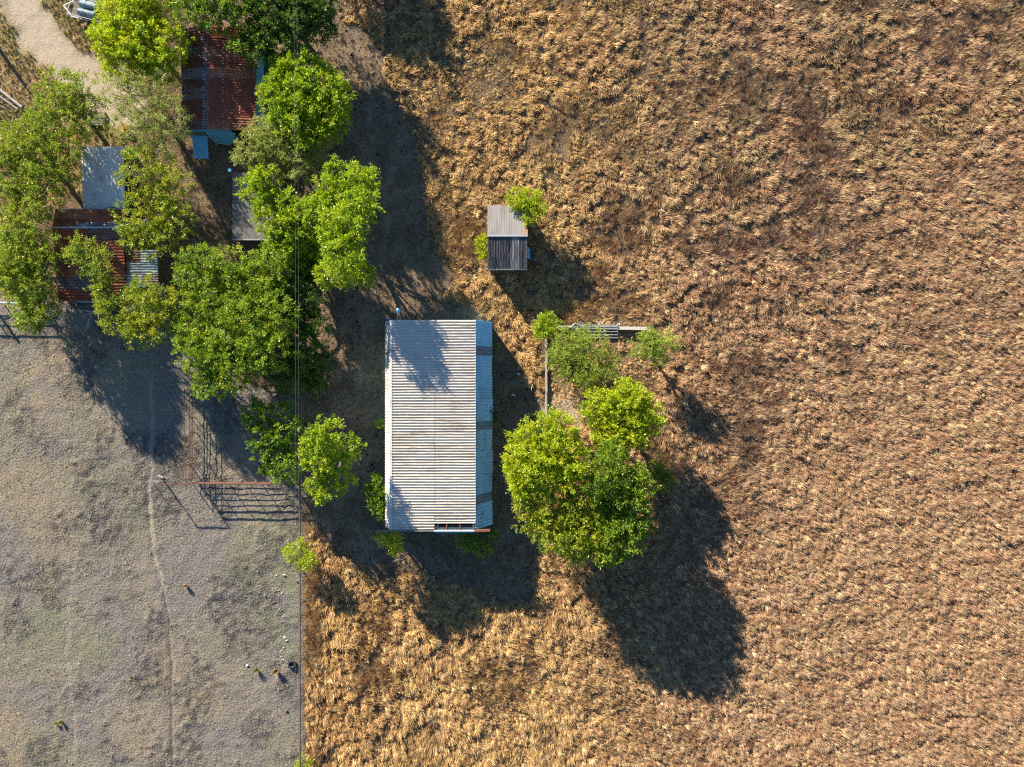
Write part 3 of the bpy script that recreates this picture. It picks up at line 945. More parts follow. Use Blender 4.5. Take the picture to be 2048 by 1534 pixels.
# --- flat grey roof in the shade between the trees
def flat_shed():
    z0 = 1.9
    x0, x1 = P(465, 0, z0).x, P(556, 0, z0).x
    yn, ys = P(0, 345, z0).y, P(0, 479, z0).y
    r = thing('flat_roofed_shed', 'shaded flat grey roofed shed tucked between the green trees', 'shed', ((x0 + x1) / 2, (yn + ys) / 2, 0))
    for i in range(5):
        ya, yb = yn + (ys - yn) * i / 5, yn + (ys - yn) * (i + 1) / 5
        MB().box(((x0 + x1) / 2, (ya + yb) / 2, z0 - 0.03 + random.uniform(0, .01)), (x1 - x0, abs(ya - yb) - 0.012, 0.05)).build('roof_panel', M['felt'], r)
    MB().beam((x0, ys - 0.03, z0), (x1, ys - 0.03, z0), 0.05, 0.1).build('eave_trim', M['pipe_pale'], r)
    for i in range(8):
        xa = x0 + 0.1 + (x1 - x0 - 0.2) * (i + .5) / 8
        MB().box((xa, ys + 0.1, z0 / 2 - 0.06), ((x1 - x0 - .2) / 8 - 0.01, 0.04, z0)).build('wall_board', M['dark_wall'], r)
        MB().box((xa, yn - 0.1, z0 / 2 - 0.06), ((x1 - x0 - .2) / 8 - 0.01, 0.04, z0)).build('wall_board', M['dark_wall'], r)
    for x_ in (x0 + .1, x1 - .1):
        MB().box((x_, (yn + ys) / 2, z0 / 2 - 0.06), (0.05, abs(ys - yn) - 0.25, z0)).build('side_wall', M['dark_wall'], r)


flat_shed()


# ------------------------------------------------------------------ pipe fences and gates
def post_at(parent, px, py, h, w=0.07, mat=None, name='post'):
    p = P(px, py, 0)
    return MB().tube([(p.x, p.y, gz(p.x, p.y) - 0.12), (p.x, p.y, h)], w / 2, 8).build(name, mat or M['pipe_rust'], parent)


def rail(parent, a, b, z, w=0.05, mat=None, name='rail', z2=None, sag=0.0):
    a_, b_ = P(a[0], a[1], 0), P(b[0], b[1], 0)
    z2 = z if z2 is None else z2
    mid = [(a_.x + (b_.x - a_.x) * t, a_.y + (b_.y - a_.y) * t, z + (z2 - z) * t - sag * 4 * t * (1 - t)) for t in (0, .25, .5, .75, 1)]
    return MB().tube(mid, w / 2, 6).build(name, mat or M['pipe_rust'], parent)


# boundary fence along the pasture
f = thing('pipe_fence', 'long straight rusty pipe fence between grey pasture and tall dry grass', 'fence', P(607, 1200, 0))
FY = [800, 858, 915, 972] + [1030 + 57 * i for i in range(11)]
for y_ in FY:
    post_at(f, 607.5, y_, 1.12, 0.075)
rail(f, (607.5, 796), (607.5, 1602), 1.12, 0.11)
for z_ in (0.3, 0.52, 0.74, 0.95):
    rail(f, (607.5, 796), (607.5, 1602), z_, 0.012, M['wire'], 'wire')

# barred gate panel south of the trees
f = thing('barred_gate', 'rusty six-rail pipe gate casting a grid of shadows on grey pasture', 'gate', P(470, 962, 0))
for px in (396, 424, 455, 488, 520, 552):
    post_at(f, px, 963, 1.36, 0.06, name='upright')
for z_ in (0.25, 0.46, 0.66, 0.87, 1.1, 1.36):
    rail(f, (394, 963), (554, 964), z_, 0.09 if z_ > 1 else 0.05)
# fence from the gate to the boundary fence
f = thing('short_pipe_fence', 'short rusty pipe fence joining the barred gate to the boundary fence', 'fence', P(580, 964, 0))
for px in (558, 582, 603):
    post_at(f, px, 965, 1.36, 0.07)
for z_ in (0.55, 1.1, 1.36):
    rail(f, (557, 965), (605, 965), z_, 0.05)
# tall plain frame west of the gate
f = thing('pipe_arch', 'tall open pipe frame with one top bar beside the barred gate', 'frame', P(360, 963, 0))
post_at(f, 330, 963, 1.66, 0.08)
post_at(f, 393, 963.5, 1.66, 0.08)
rail(f, (328, 963), (395, 963.5), 1.66, 0.07)
f = thing('low_wire_fence', 'low pale wire fence running west from the pipe frame', 'fence', P(318, 961, 0))
for px in (303, 326):
    post_at(f, px, 961, 0.95, 0.05, M['pipe_pale'])
for z_ in (0.5, 0.93):
    rail(f, (301, 961), (327, 961), z_, 0.02, M['pipe_pale'], 'wire')
# chute fence running north
f = thing('pen_fence', 'rusty four-rail pipe fence running north from the barred gate', 'fence', P(389, 870, 0))
for y_ in (775, 805, 835, 865, 895, 925, 955):
    post_at(f, 392, y_, 1.3, 0.06)
for z_ in (0.4, 0.7, 1.0, 1.3):
    rail(f, (392, 772), (392, 958), z_, 0.05)
f = thing('chute_end', 'short rusty pipe hoop enclosing the end of the narrow chute', 'fence', P(380, 942, 0))
for (x_, y_) in ((378, 928), (378, 957), (389, 928)):
    post_at(f, x_, y_, 1.2, 0.06)
for z_ in (0.6, 1.2):
    rail(f, (378, 957), (378, 928), z_, 0.06)
    rail(f, (378, 928), (389, 928), z_, 0.06)
f = thing('chute_rail', 'long single rusty rail along the western side of the chute', 'fence', P(378, 850, 0))
for y_ in (780, 830, 880, 924):
    post_at(f, 378, y_, 0.9, 0.05)
rail(f, (378, 778), (378, 926), 0.9, 0.05)
# white rail and gate at the western edge
f = thing('white_rail_fence', 'white painted rail fence under the western trees', 'fence', P(20, 606, 0))
for px in (-30, 8, 48, 85):
    post_at(f, px, 608, 1.2, 0.09, M['white_wood'])
for z_ in (0.45, 0.8, 1.18):
    rail(f, (-60, 607), (100, 609), z_, 0.1 if z_ > 1 else 0.07, M['white_wood'])
f = thing('gate_post', 'thick leaning timber post west of the white rail fence', 'post', P(-14, 612, 0))
post_at(f, -14, 612, 1.32, 0.2, M['wood'])
rail(f, (-14, 612), (10, 606), 0.5, 0.06, M['wood'])

# post by the drive with a bundle of pale poles
f = thing('drive_post', 'thick dark timber post beside the gravel drive casting a long shadow', 'post', P(-2, 98, 0))
p = P(-2, 98, 0)
MB().tube([(p.x, p.y, -0.15), (p.x, p.y, 1.35)], 0.15, 10).build('post', M['wood'], f)
MB().tube([(p.x, p.y, 1.35), (p.x, p.y, 1.68)], 0.07, 8).build('post_cap', M['pipe_pale'], f)
f = thing('pole_pile', 'pile of long weathered pale poles beside the western trees', 'poles', P(10, 205, 0))
for i, (a, b_, w_, mt) in enumerate([((-60, 132), (46, 216), 0.26, 'pale_bark'), ((-60, 150), (36, 219), 0.16, 'pale_bark'), ((-50, 178), (32, 222), 0.1, 'bark'), ((-40, 194), (28, 226), 0.09, 'bark')]):
    A, B2 = P(a[0], a[1]), P(b_[0], b_[1])
    MB().tube([(A.x, A.y, w_ / 2), (B2.x, B2.y, w_ / 2)], [w_ / 2, w_ / 2.4], 8).build('pole', M[mt], f)


# ------------------------------------------------------------------ pen footing and tube gate in the east
f = thing('concrete_footing', 'pale low concrete footing cornering round the eastern scrub', 'footing', P(1200, 657, 0))
def kerb(a, b, w, h):
    A, B_ = P(a[0], a[1], h), P(b[0], b[1], h)
    MB().beam((A.x, A.y, h / 2 - 0.06), (B_.x, B_.y, h / 2 - 0.06), w, h + 0.12).build('footing_wall', M['concrete'], f)
kerb((1112, 654), (1301, 657), 0.25, 0.42)
kerb((1297, 660.5), (1297, 664), 0.24, 0.40)
f = thing('timber_footing', 'long low weathered beam of the pen edge west of the scrub', 'beam', P(1092, 750, 0))
for (y0_, y1_) in ((668, 726), (727, 786), (787, 848)):
    A, B_ = P(1092, y0_, 0.3), P(1093, y1_, 0.3)
    MB().beam((A.x, A.y, 0.12), (B_.x, B_.y, 0.12), 0.16, 0.36).build('beam', M['pale_bark'], f)
f = thing('tube_gate', 'galvanised five-bar tube gate leaning flat against the concrete footing', 'gate', P(1195, 665, 0))
for i in range(5):
    y_ = 650 + i * 6.2
    z_ = 0.5 - i * 0.085
    A, B_ = P(1154, y_, z_), P(1236, y_ + 1, z_)
    MB().tube([A, B_], 0.032, 6).build('bar', M['pipe_pale'], f)
for x_ in (1155, 1182, 1209, 1235):
    MB().tube([P(x_, 650, 0.52), P(x_, 676, 0.13)], 0.026, 6).build('upright', M['pipe_pale'], f)
A = P(1148, 649, 0.5)
f = thing('bent_pipe', 'bent pale blue pipe lying over the footing beside the tube gate', 'pipe', P(1150, 652, 0))
MB().tube([P(1126, 655, 0.48), P(1142, 654, 0.5), P(1148, 648, 0.5), P(1166, 646, 0.42), P(1172, 650, .45)], 0.05, 8).build('pipe', M['blue_grey'], f)


# ------------------------------------------------------------------ trees
def leaf_mesh(name, tips, dirs, sizes, cols, per, leaf_l, leaf_w, droop=0.25, twigs=5, spread=0.55):
    """leaf sprays: each tip carries a few twigs with leaves along them"""
    n = len(tips)
    # twigs
    T = np.repeat(np.arange(n), twigs)
    d = dirs[T] + rng.normal(0, spread, (len(T), 3))
    d[:, 2] -= droop * rng.random(len(T))
    d /= np.linalg.norm(d, axis=1, keepdims=True)
    ln = sizes[T] * rng.uniform(0.6, 1.25, len(T))
    k = max(1, per // twigs)
    L = np.repeat(np.arange(len(T)), k)
    s = rng.uniform(0.05, 1.0, len(L))
    base = tips[T[L]] + d[L] * (ln[L] * s)[:, None] + rng.normal(0, 0.045, (len(L), 3))
    base[:, 2] -= droop * 0.5 * ln[L] * s * s
    ld = d[L] + rng.normal(0, 0.65, (len(L), 3))
    ld /= np.linalg.norm(ld, axis=1, keepdims=True)
    up = np.array([0, 0, 1.0]) + rng.normal(0, 1.2, (len(L), 3))
    sd = np.cross(ld, up)
    sd /= np.linalg.norm(sd, axis=1, keepdims=True) + 1e-9
    sc = rng.uniform(0.6, 1.35, len(L))
    ll = (leaf_l * sc)[:, None]
    lw = (leaf_w * sc)[:, None]
    v = np.empty((len(L), 4, 3))
    v[:, 0] = base
    v[:, 1] = base + ld * ll * 0.5 + sd * lw * 0.5
    v[:, 2] = base + ld * ll
    v[:, 3] = base + ld * ll * 0.5 - sd * lw * 0.5
    f = np.arange(len(L) * 4).reshape(-1, 4)
    me = mesh_from_np(name, v.reshape(-1, 3), f)
    c = cols[T[L]] * rng.uniform(0.7, 1.3, (len(L), 1)) * rng.uniform(0.92, 1.08, (len(L), 3))
    c = np.clip(c, 0, 1)
    ca_ = np.ones((len(L), 4, 4), np.float32)
    ca_[:, :, :3] = c[:, None, :]
    at = me.attributes.new('tint', 'FLOAT_COLOR', 'POINT')
    at.data.foreach_set('color', ca_.ravel())
    me.materials.append(M['leaf'])
    return me


PAL = {
    'bright': [(0.47, 0.56, 0.012), (0.38, 0.50, 0.012), (0.56, 0.60, 0.018)],
    'lime': [(0.36, 0.49, 0.013), (0.27, 0.41, 0.012), (0.46, 0.54, 0.016)],
    'green': [(0.19, 0.32, 0.014), (0.14, 0.26, 0.014), (0.28, 0.37, 0.016)],
    'deep': [(0.11, 0.20, 0.018), (0.08, 0.17, 0.018), (0.15, 0.25, 0.018)],
    'olive': [(0.30, 0.39, 0.03), (0.23, 0.32, 0.026), (0.42, 0.47, 0.035)],
    'mid': [(0.27, 0.39, 0.02), (0.20, 0.32, 0.02), (0.39, 0.46, 0.024)],
    'pale': [(0.38, 0.43, 0.09), (0.31, 0.37, 0.075), (0.46, 0.48, 0.12)],
    'scrub': [(0.36, 0.46, 0.05), (0.29, 0.40, 0.04), (0.44, 0.50, 0.07)],
    'yellow': [(0.36, 0.43, 0.022), (0.26, 0.36, 0.022), (0.50, 0.49, 0.024)],
}


DEN = 39.0


def make_tree(name, label, cat, lobes, zc, pal, dens=1.0, leaf=(0.2, 0.095), per=55, droop=0.25, spread=0.55, trunk_px=None,
              bare=0.0, flat=0.72, size=0.42, group=None, bark='bark', trunk_r=None, twigs=6, inner=0.3):
    """lobes: (px, py, radius px[, extra height m]); zc height of the crown's middle"""
    L = []
    for lb in lobes:
        dz = lb[3] if len(lb) > 3 else 0.0
        z = zc + dz
        c = P(lb[0], lb[1], z)
        L.append((np.array(c), lb[2] * 1.17 * S * (1 - z / H)))
    tot = sum(r for _, r in L)
    if trunk_px is None:
        b = sum(np.array([c[0], c[1]]) * r for c, r in L) / tot
    else:
        q_ = P(trunk_px[0], trunk_px[1], 0)
        b = np.array([q_.x, q_.y])
    base = Vector((b[0], b[1], 0))
    root = thing(name, label, cat, base, group)
    tips, dirs, sizes, cols = [], [], [], []
    pl = np.array(PAL[pal])
    for c, r in L:
        n = max(6, int(dens * DEN * r ** 1.75 + 5))
        u = rng.normal(0, 1, (n, 3))
        u /= np.linalg.norm(u, axis=1, keepdims=True)
        u[:, 2] = np.where(u[:, 2] < -0.35, -u[:, 2] * 0.6, u[:, 2])
        rad = r * np.where(rng.random(n) < inner, rng.uniform(0.15, 0.7, n), rng.uniform(0.66, 0.98, n))
        rad *= 0.82 + 0.36 * vnoise(u[:, 0] * 3 + c[0], u[:, 1] * 3 + u[:, 2] * 2 + c[1], 0.8, 21)
        p = c + u * rad[:, None] * np.array([1, 1, flat])
        p[:, 2] = np.maximum(p[:, 2], 0.25 + 0.1 * rng.random(n))
        tips.append(p)
        dd = u + np.array([0, 0, 0.25])
        dirs.append(dd / np.linalg.norm(dd, axis=1, keepdims=True))
        sizes.append(np.full(n, min(size, r * 0.6)) * rng.uniform(0.7, 1.3, n))
        cl = pl[rng.integers(0, len(pl), n)]
        mixw = rng.random((n, 1))
        cl = cl * mixw + pl[rng.integers(0, len(pl), n)] * (1 - mixw)
        cols.append(cl)
    tips = np.concatenate(tips)
    dirs = np.concatenate(dirs)
    sizes = np.concatenate(sizes)
    cols = np.concatenate(cols)
    keep = rng.random(len(tips)) > bare
    # trunk and limbs
    m = MB()
    tr_ = trunk_r or min(0.26, 0.05 + 0.035 * math.sqrt(tot))
    fork = Vector((base.x + random.uniform(-.2, .2), base.y + random.uniform(-.2, .2), max(0.35, zc * 0.38)))
    m.tube([(base.x, base.y, -0.2), (base.x, base.y, 0.15), fork], [tr_ * 1.35, tr_ * 1.1, tr_ * 0.85], 8)
    k0 = 0
    nl = [max(6, int(dens * DEN * r ** 1.75 + 5)) for _, r in L]
    for (c, r), nn in zip(L, nl):
        cv = Vector(c) - Vector((0, 0, r * 0.3))
        mid = fork.lerp(cv, 0.5) + Vector((random.uniform(-.3, .3), random.uniform(-.3, .3), random.uniform(0, .3)))
        m.tube([fork, mid, cv], [tr_ * 0.55, tr_ * 0.38, tr_ * 0.24], 6)
        idx = np.arange(k0, k0 + nn)
        k0 += nn
        pick = idx[rng.random(nn) < 0.22]
        for i in pick:
            t_ = Vector(tips[i])
            st = mid.lerp(cv, random.uniform(0.3, 1.0))
            mm = st.lerp(t_, 0.55) + Vector((random.uniform(-.12, .12), random.uniform(-.12, .12), random.uniform(-.05, .15)))
            ex = 1.0 if keep[i] else 1.15
            m.tube([st, mm, st + (t_ - st) * ex], [tr_ * 0.17 + 0.006, 0.02, 0.008], 4, cap=False)
            if not keep[i]:
                for _ in range(3):
                    e = mm + Vector((random.gauss(0, .4), random.gauss(0, .4), random.gauss(.1, .25))) * max(0.4, r * 0.5)
                    m.tube([mm, (mm + e) / 2 + Vector((0, 0, .05)), e], [0.018, 0.014, 0.006], 4, cap=False)
    m.build('trunk', M[bark], root)
    me = leaf_mesh('crown', tips[keep], dirs[keep], sizes[keep], cols[keep], per, leaf[0] * 0.77, leaf[1] * 0.84, droop, twigs, spread)
    o = bpy.data.objects.new('crown', me)
    col.objects.link(o)
    attach(o, root)
    return root


make_tree('tree', 'bright yellow-green tree beside the trailer and gravel drive', 'tree', [(270, 35, 62), (232, 78, 48), (312, 95, 58), (285, -10, 60), (328, 138, 28), (255, 120, 42)], 3.6, 'bright', 1.05)
make_tree('tree', 'green tree overhanging the northern end of the rust red roof', 'tree', [(420, 12, 44), (385, 10, 38), (470, 20, 46), (450, -30, 60), (480, 74, 24)], 4.2, 'green', 0.6)
make_tree('tree', 'dark green tree north-east of the rust red shed, under the wires', 'tree', [(560, 30, 62), (618, 5, 55), (585, 80, 42), (530, 85, 40), (540, -40, 60), (640, 45, 35, -1)], 3.8, 'deep', 1.1)
make_tree('tree', 'dense round saturated green tree east of the rust red shed', 'tree', [(604, 165, 54), (645, 195, 50), (572, 195, 46), (612, 235, 54), (655, 240, 38), (585, 145, 36)], 3.6, 'lime', 1.15, (0.21, 0.10), 58)
make_tree('tree', 'feathery pale green tree between two bright green trees by the wires', 'tree', [(540, 268, 36), (508, 298, 36), (560, 305, 38), (590, 325, 36), (630, 300, 36, -0.8)], 2.9, 'pale', 1.1, (0.15, 0.06), 70, 0.1, 0.8)
make_tree('tree', 'lime green tree hanging over the flat grey roof', 'tree', [(520, 382, 36), (555, 425, 42), (600, 445, 38), (575, 482, 40), (618, 510, 44, -1.2), (532, 350, 16, 0.3)], 3.4, 'lime', 1.0, (0.2, 0.1))
make_tree('tree', 'bright lime tree at the edge of the bare yard, east of the wires', 'tree', [(690, 378, 50), (722, 412, 36, 1.2), (648, 420, 34), (682, 462, 42, 1.9), (686, 512, 36, 2.2), (664, 545, 26, 0.6), (712, 545, 30, -1), (732, 365, 22)], 4.2, 'lime', 1.05, (0.2, 0.1))
make_tree('tree', 'big spreading green tree south of the small sunlit clearing', 'tree', [(400, 545, 46), (465, 545, 44), (420, 615, 52), (385, 655, 36), (540, 545, 42), (505, 590, 48)], 4.0, 'mid', 1.05, (0.18, 0.085))
make_tree('tree', 'big green tree shading the chute and northern pasture edge', 'tree', [(480, 660, 58), (400, 705, 46), (460, 725, 50), (530, 690, 54), (425, 765, 34), (545, 630, 46), (470, 690, 60, -2.2)], 4.6, 'mid', 1.05, (0.18, 0.085))
make_tree('tree', 'dark green tree between the wires and the sunlit big trees', 'tree', [(600, 600, 42), (605, 665, 46), (575, 735, 46), (622, 735, 34, -1), (560, 585, 36, 0.5), (615, 550, 30, -1)], 3.0, 'deep', 1.05)
make_tree('tree', 'yellowish thin tree with bleached limbs south of the broad rusty shed', 'tree', [(290, 598, 42), (248, 632, 36), (312, 640, 40), (282, 665, 30), (330, 600, 26), (290, 630, 40, -1.8)], 4.3, 'yellow', 1.0, (0.16, 0.075), 50, bare=0.12, bark='pale_bark')
make_tree('tree', 'narrow green tree leaning over the broad rusty roof', 'tree', [(165, 505, 28), (195, 530, 30), (212, 572, 28), (214, 612, 24)], 4.4, 'olive', 1.0, (0.16, 0.075), 50, bare=0.05, trunk_px=(235, 630))
make_tree('tree', 'half-bare yellow-green tree with pale limbs beside the white roof', 'tree', [(290, 345, 46), (335, 365, 42), (280, 440, 42), (342, 442, 42), (262, 482, 26), (312, 482, 32), (330, 405, 36)], 3.8, 'yellow', 0.85, (0.17, 0.08), 48, bare=0.18, bark='pale_bark')
make_tree('tree', 'green tree overhanging the western end of the broad rusty roof', 'tree', [(50, 455, 46), (40, 505, 46), (62, 555, 46), (72, 615, 34), (18, 548, 32), (92, 505, 30), (60, 645, 22, -0.5), (45, 535, 44, -2.2), (66, 600, 40, -2.0)], 4.2, 'olive', 1.1, (0.17, 0.08))
make_tree('tree', 'large olive tree west of the white sheet roof', 'tree', [(50, 285, 48), (92, 325, 52), (38, 350, 42), (80, 390, 40), (18, 312, 34), (132, 300, 36), (130, 350, 30), (15, 380, 30), (100, 270, 36), (60, 420, 30)], 4.0, 'olive', 0.66, (0.17, 0.08), 54, bare=0.04)
make_tree('tree', 'yellow-green tree at the southern end of the gravel drive', 'tree', [(118, 190, 44), (162, 185, 42), (98, 232, 38), (182, 232, 36), (145, 240, 36), (75, 245, 30)], 3.8, 'olive', 0.55, (0.17, 0.08), 54, bare=0.04)
make_tree('tree', 'thin feathery tree west of the rust red shed, branches showing through', 'tree', [(250, 178, 44), (312, 195, 50), (342, 240, 40), (280, 255, 46), (322, 290, 36)], 3.9, 'pale', 0.85, (0.14, 0.06), 50, 0.1, 0.8, bare=0.15)
make_tree('tree', 'large-leaved dark tree in the corner between gate and boundary fence', 'tree', [(525, 830, 32), (560, 848, 36), (540, 890, 36), (572, 925, 36), (592, 880, 32, -0.6), (545, 930, 22, -0.8)], 3.6, 'green', 0.55, (0.22, 0.12), 46)
make_tree('tree', 'bright tree with upright sprays between boundary fence and barn', 'tree', [(648, 868, 32, 1.3), (640, 908, 36, 0.8), (672, 940, 36), (652, 972, 30), (694, 892, 24, -0.5)], 4.8, 'lime', 0.8, (0.21, 0.10), 50)
make_tree('sapling', 'small bright sapling growing through the boundary pipe fence', 'sapling', [(600, 1116, 22), (583, 1105, 14), (616, 1122, 14), (606, 1084, 9)], 1.7, 'bright', 1.1, (0.15, 0.07), 40)
make_tree('tree', 'vivid yellow-green crown nearest the shaded barn side', 'tree', [(1085, 895, 60), (1058, 930, 48), (1128, 925, 50), (1118, 868, 36), (1045, 965, 30), (1100, 950, 44)], 5.2, 'bright', 1.2, (0.19, 0.08), 62, 0.5)
make_tree('tree', 'large mixed green tree south of the vivid yellow-green crown', 'tree', [(1072, 1018, 42), (1108, 1062, 42), (1160, 1060, 44), (1200, 1075, 40), (1160, 1010, 42), (1140, 1098, 28), (1150, 1050, 48, -2.6), (1110, 1040, 40, -2.4)], 4.8, 'yellow', 0.95, (0.18, 0.08), 54, trunk_px=(1160, 1040))
make_tree('tree', 'dark green tree on the eastern side of the tree clump', 'tree', [(1240, 1000, 44), (1275, 968, 32), (1240, 1060, 46), (1215, 1095, 34), (1195, 955, 42, 0.6), (1270, 1045, 32, -1), (1225, 925, 34, 0), (1215, 1045, 50, -2.8), (1245, 985, 44, -2.6)], 4.8, 'green', 1.0, (0.19, 0.09))
make_tree('tree', 'bright round tree south of the concrete footing', 'tree', [(1200, 818, 36), (1248, 808, 42), (1288, 838, 32), (1258, 860, 40), (1215, 862, 34), (1270, 800, 26), (1230, 890, 28)], 3.6, 'bright', 1.1, (0.19, 0.09), 58)
make_tree('scrub_tree', 'thin dull scrub tree inside the corner of the footing', 'scrub tree', [(1138, 690, 32), (1180, 695, 36), (1205, 735, 30), (1150, 735, 34), (1120, 715, 24), (1185, 755, 26)], 1.7, 'scrub', 1.35, (0.14, 0.06), 46, 0.1, 0.8, bare=0.12)
make_tree('scrub_tree', 'slight thin-leaved tree with straight shadow beyond the footing corner', 'scrub tree', [(1306, 688, 26), (1280, 692, 20), (1332, 688, 22), (1310, 715, 18), (1300, 668, 14)], 2.6, 'scrub', 1.2, (0.14, 0.065), 44, 0.1, 0.8, bare=0.06, trunk_px=(1303, 712))
make_tree('bush', 'small round green bush at the western end of the footing', 'bush', [(1092, 652, 20), (1082, 660, 14), (1104, 655, 14), (1094, 638, 12)], 1.1, 'lime', 1.1, (0.16, 0.075), 46)
make_tree('bush', 'bright bush touching the small shed roof corner', 'bush', [(1038, 398, 19), (1058, 396, 19), (1072, 418, 17), (1060, 432, 15)], 2.3, 'bright', 1.2, (0.17, 0.08), 48)
make_tree('bush', 'little bright bush hidden behind the western wall of the small shed', 'bush', [(966, 485, 12), (970, 502, 11), (968, 512, 8)], 1.0, 'bright', 1.2, (0.15, 0.07), 44)
make_tree('bush', 'dark glossy bush against the barn beside its western wall', 'bush', [(754, 972, 19), (756, 998, 21), (764, 1022, 13)], 1.3, 'green', 1.1, (0.21, 0.10), 46)
make_tree('weed_clump', 'tiny bright weed at the middle of the western barn wall', 'weed', [(762, 850, 8)], 0.9, 'bright', 1.5, (0.15, 0.07), 36, size=0.3)
make_tree('bush', 'spiky yellow-green bush at the south-west corner of the barn', 'bush', [(782, 1078, 15), (790, 1090, 12), (770, 1075, 12), (786, 1105, 7)], 3.0, 'bright', 1.1, (0.17, 0.07), 44)
make_tree('bush', 'dark bush with pale tips at the south-east corner of the barn', 'bush', [(928, 1078, 14), (950, 1085, 15), (970, 1098, 12), (985, 1072, 10)], 1.6, 'green', 1.0, (0.18, 0.08), 44)
make_tree('vine', 'thin vine climbing the northern end of the shaded barn side', 'vine', [(984, 690, 9), (986, 704, 8)], 1.6, 'deep', 1.2, (0.15, 0.07), 40, size=0.28)
make_tree('vine', 'vine climbing the middle of the shaded barn side', 'vine', [(982, 826, 10), (986, 840, 9), (978, 838, 8)], 1.7, 'deep', 1.2, (0.15, 0.07), 40, size=0.28)
make_tree('bush', 'dark low bush in the shadow east of the tree clump', 'bush', [(1318, 945, 20), (1328, 962, 16)], 0.9, 'green', 1.1, (0.17, 0.08), 44)
make_tree('bush', 'low dark bush under the wires beside the shaded yard', 'bush', [(640, 735, 20), (628, 765, 20)], 1.0, 'deep', 0.9, (0.17, 0.08), 44)
make_tree('sapling', 'small weed sapling growing at the far southern end of the boundary fence', 'sapling', [(608, 1526, 11), (600, 1536, 10)], 0.8, 'bright', 1.1, (0.13, 0.06), 40)
make_tree('tree', 'tree north of the yard that throws shade over the field edge', 'tree', [(600, -270, 50), (645, -262, 46), (560, -285, 50), (620, -320, 50)], 4.5, 'green', 0.8)



# dead limbs reaching out south of the broad rusty shed
def dead_limb(label, paths, loc):
    m = MB()
    for pts, r0 in paths:
        pp = [P(x, y, z) for x, y, z in pts]
        m.tube(pp, [r0 * (1 - 0.75 * i / (len(pp) - 1)) for i in range(len(pp))], 5)
    o = m.build('dead_limb', M['pale_bark'])
    tag(o, label, 'branch')
    return o


dead_limb('bare bleached limb reaching over the pasture south of the broad shed',
          [([(222, 622, 0.0), (214, 622, 1.4), (200, 620, 2.6), (186, 624, 2.7), (165, 621, 2.6), (148, 622, 2.5), (125, 637, 2.3)], 0.09),
           ([(183, 626, 2.7), (178, 640, 2.5), (174, 652, 2.4), (171, 663, 2.2)], 0.05),
           ([(176, 643, 2.5), (177, 655, 2.3), (174, 666, 2.2)], 0.03),
           ([(186, 625, 2.7), (170, 630, 2.6), (158, 637, 2.5)], 0.04),
           ([(198, 620, 2.6), (188, 612, 2.7), (176, 612, 2.7), (170, 614, 2.6)], 0.035)], None)
dead_limb('bundle of bleached branches at the southern tip of the eastern tree clump',
          [([(1118, 1112, 0.05), (1122, 1098, 0.5), (1128, 1082, 1.2), (1140, 1070, 2.0)], 0.07),
           ([(1116, 1108, 0.05), (1124, 1092, 0.7), (1120, 1080, 1.2)], 0.05),
           ([(1122, 1110, 0.05), (1130, 1096, 0.6), (1136, 1092, 1.0), (1150, 1090, 1.3)], 0.05)], None)

# ------------------------------------------------------------------ power line
wy0, wy1 = 24.0 + 18, -70.0
for (px, lab) in ((588, 'thin power wire crossing above the tree crowns, western one of two'), (594, 'thin power wire crossing above the tree crowns, eastern one of two')):
    m = MB()
    pts = []
    for i in range(25):
        t = i / 24
        z_ = 7.0 - 0.9 * 4 * t * (1 - t)
        k = (1 - z_ / H)
        pts.append(((px - CX) * S * (1 - 6.6 / H), 39 + (-60 - 39) * t, z_))
    m.tube(pts, 0.007, 5)
    tag(m.build('power_wire', M['wire']), lab, 'wire', 'power wires')
for (yy, lab) in ((39, 'wooden utility pole carrying the wires north of the yard'), (-60, 'wooden utility pole carrying the wires far south of the pasture')):
    x_ = (591 - CX) * S * (1 - 6.6 / H)
    f = thing('utility_pole', lab, 'pole', (x_, yy, 0))
    MB().tube([(x_, yy, -0.3), (x_, yy, 7.3)], [0.15, 0.1], 10).build('post', M['wood'], f)
    MB().beam((x_ - 0.5, yy, 6.95), (x_ + 0.5, yy, 6.95), 0.09, 0.1).build('crossarm', M['wood'], f)


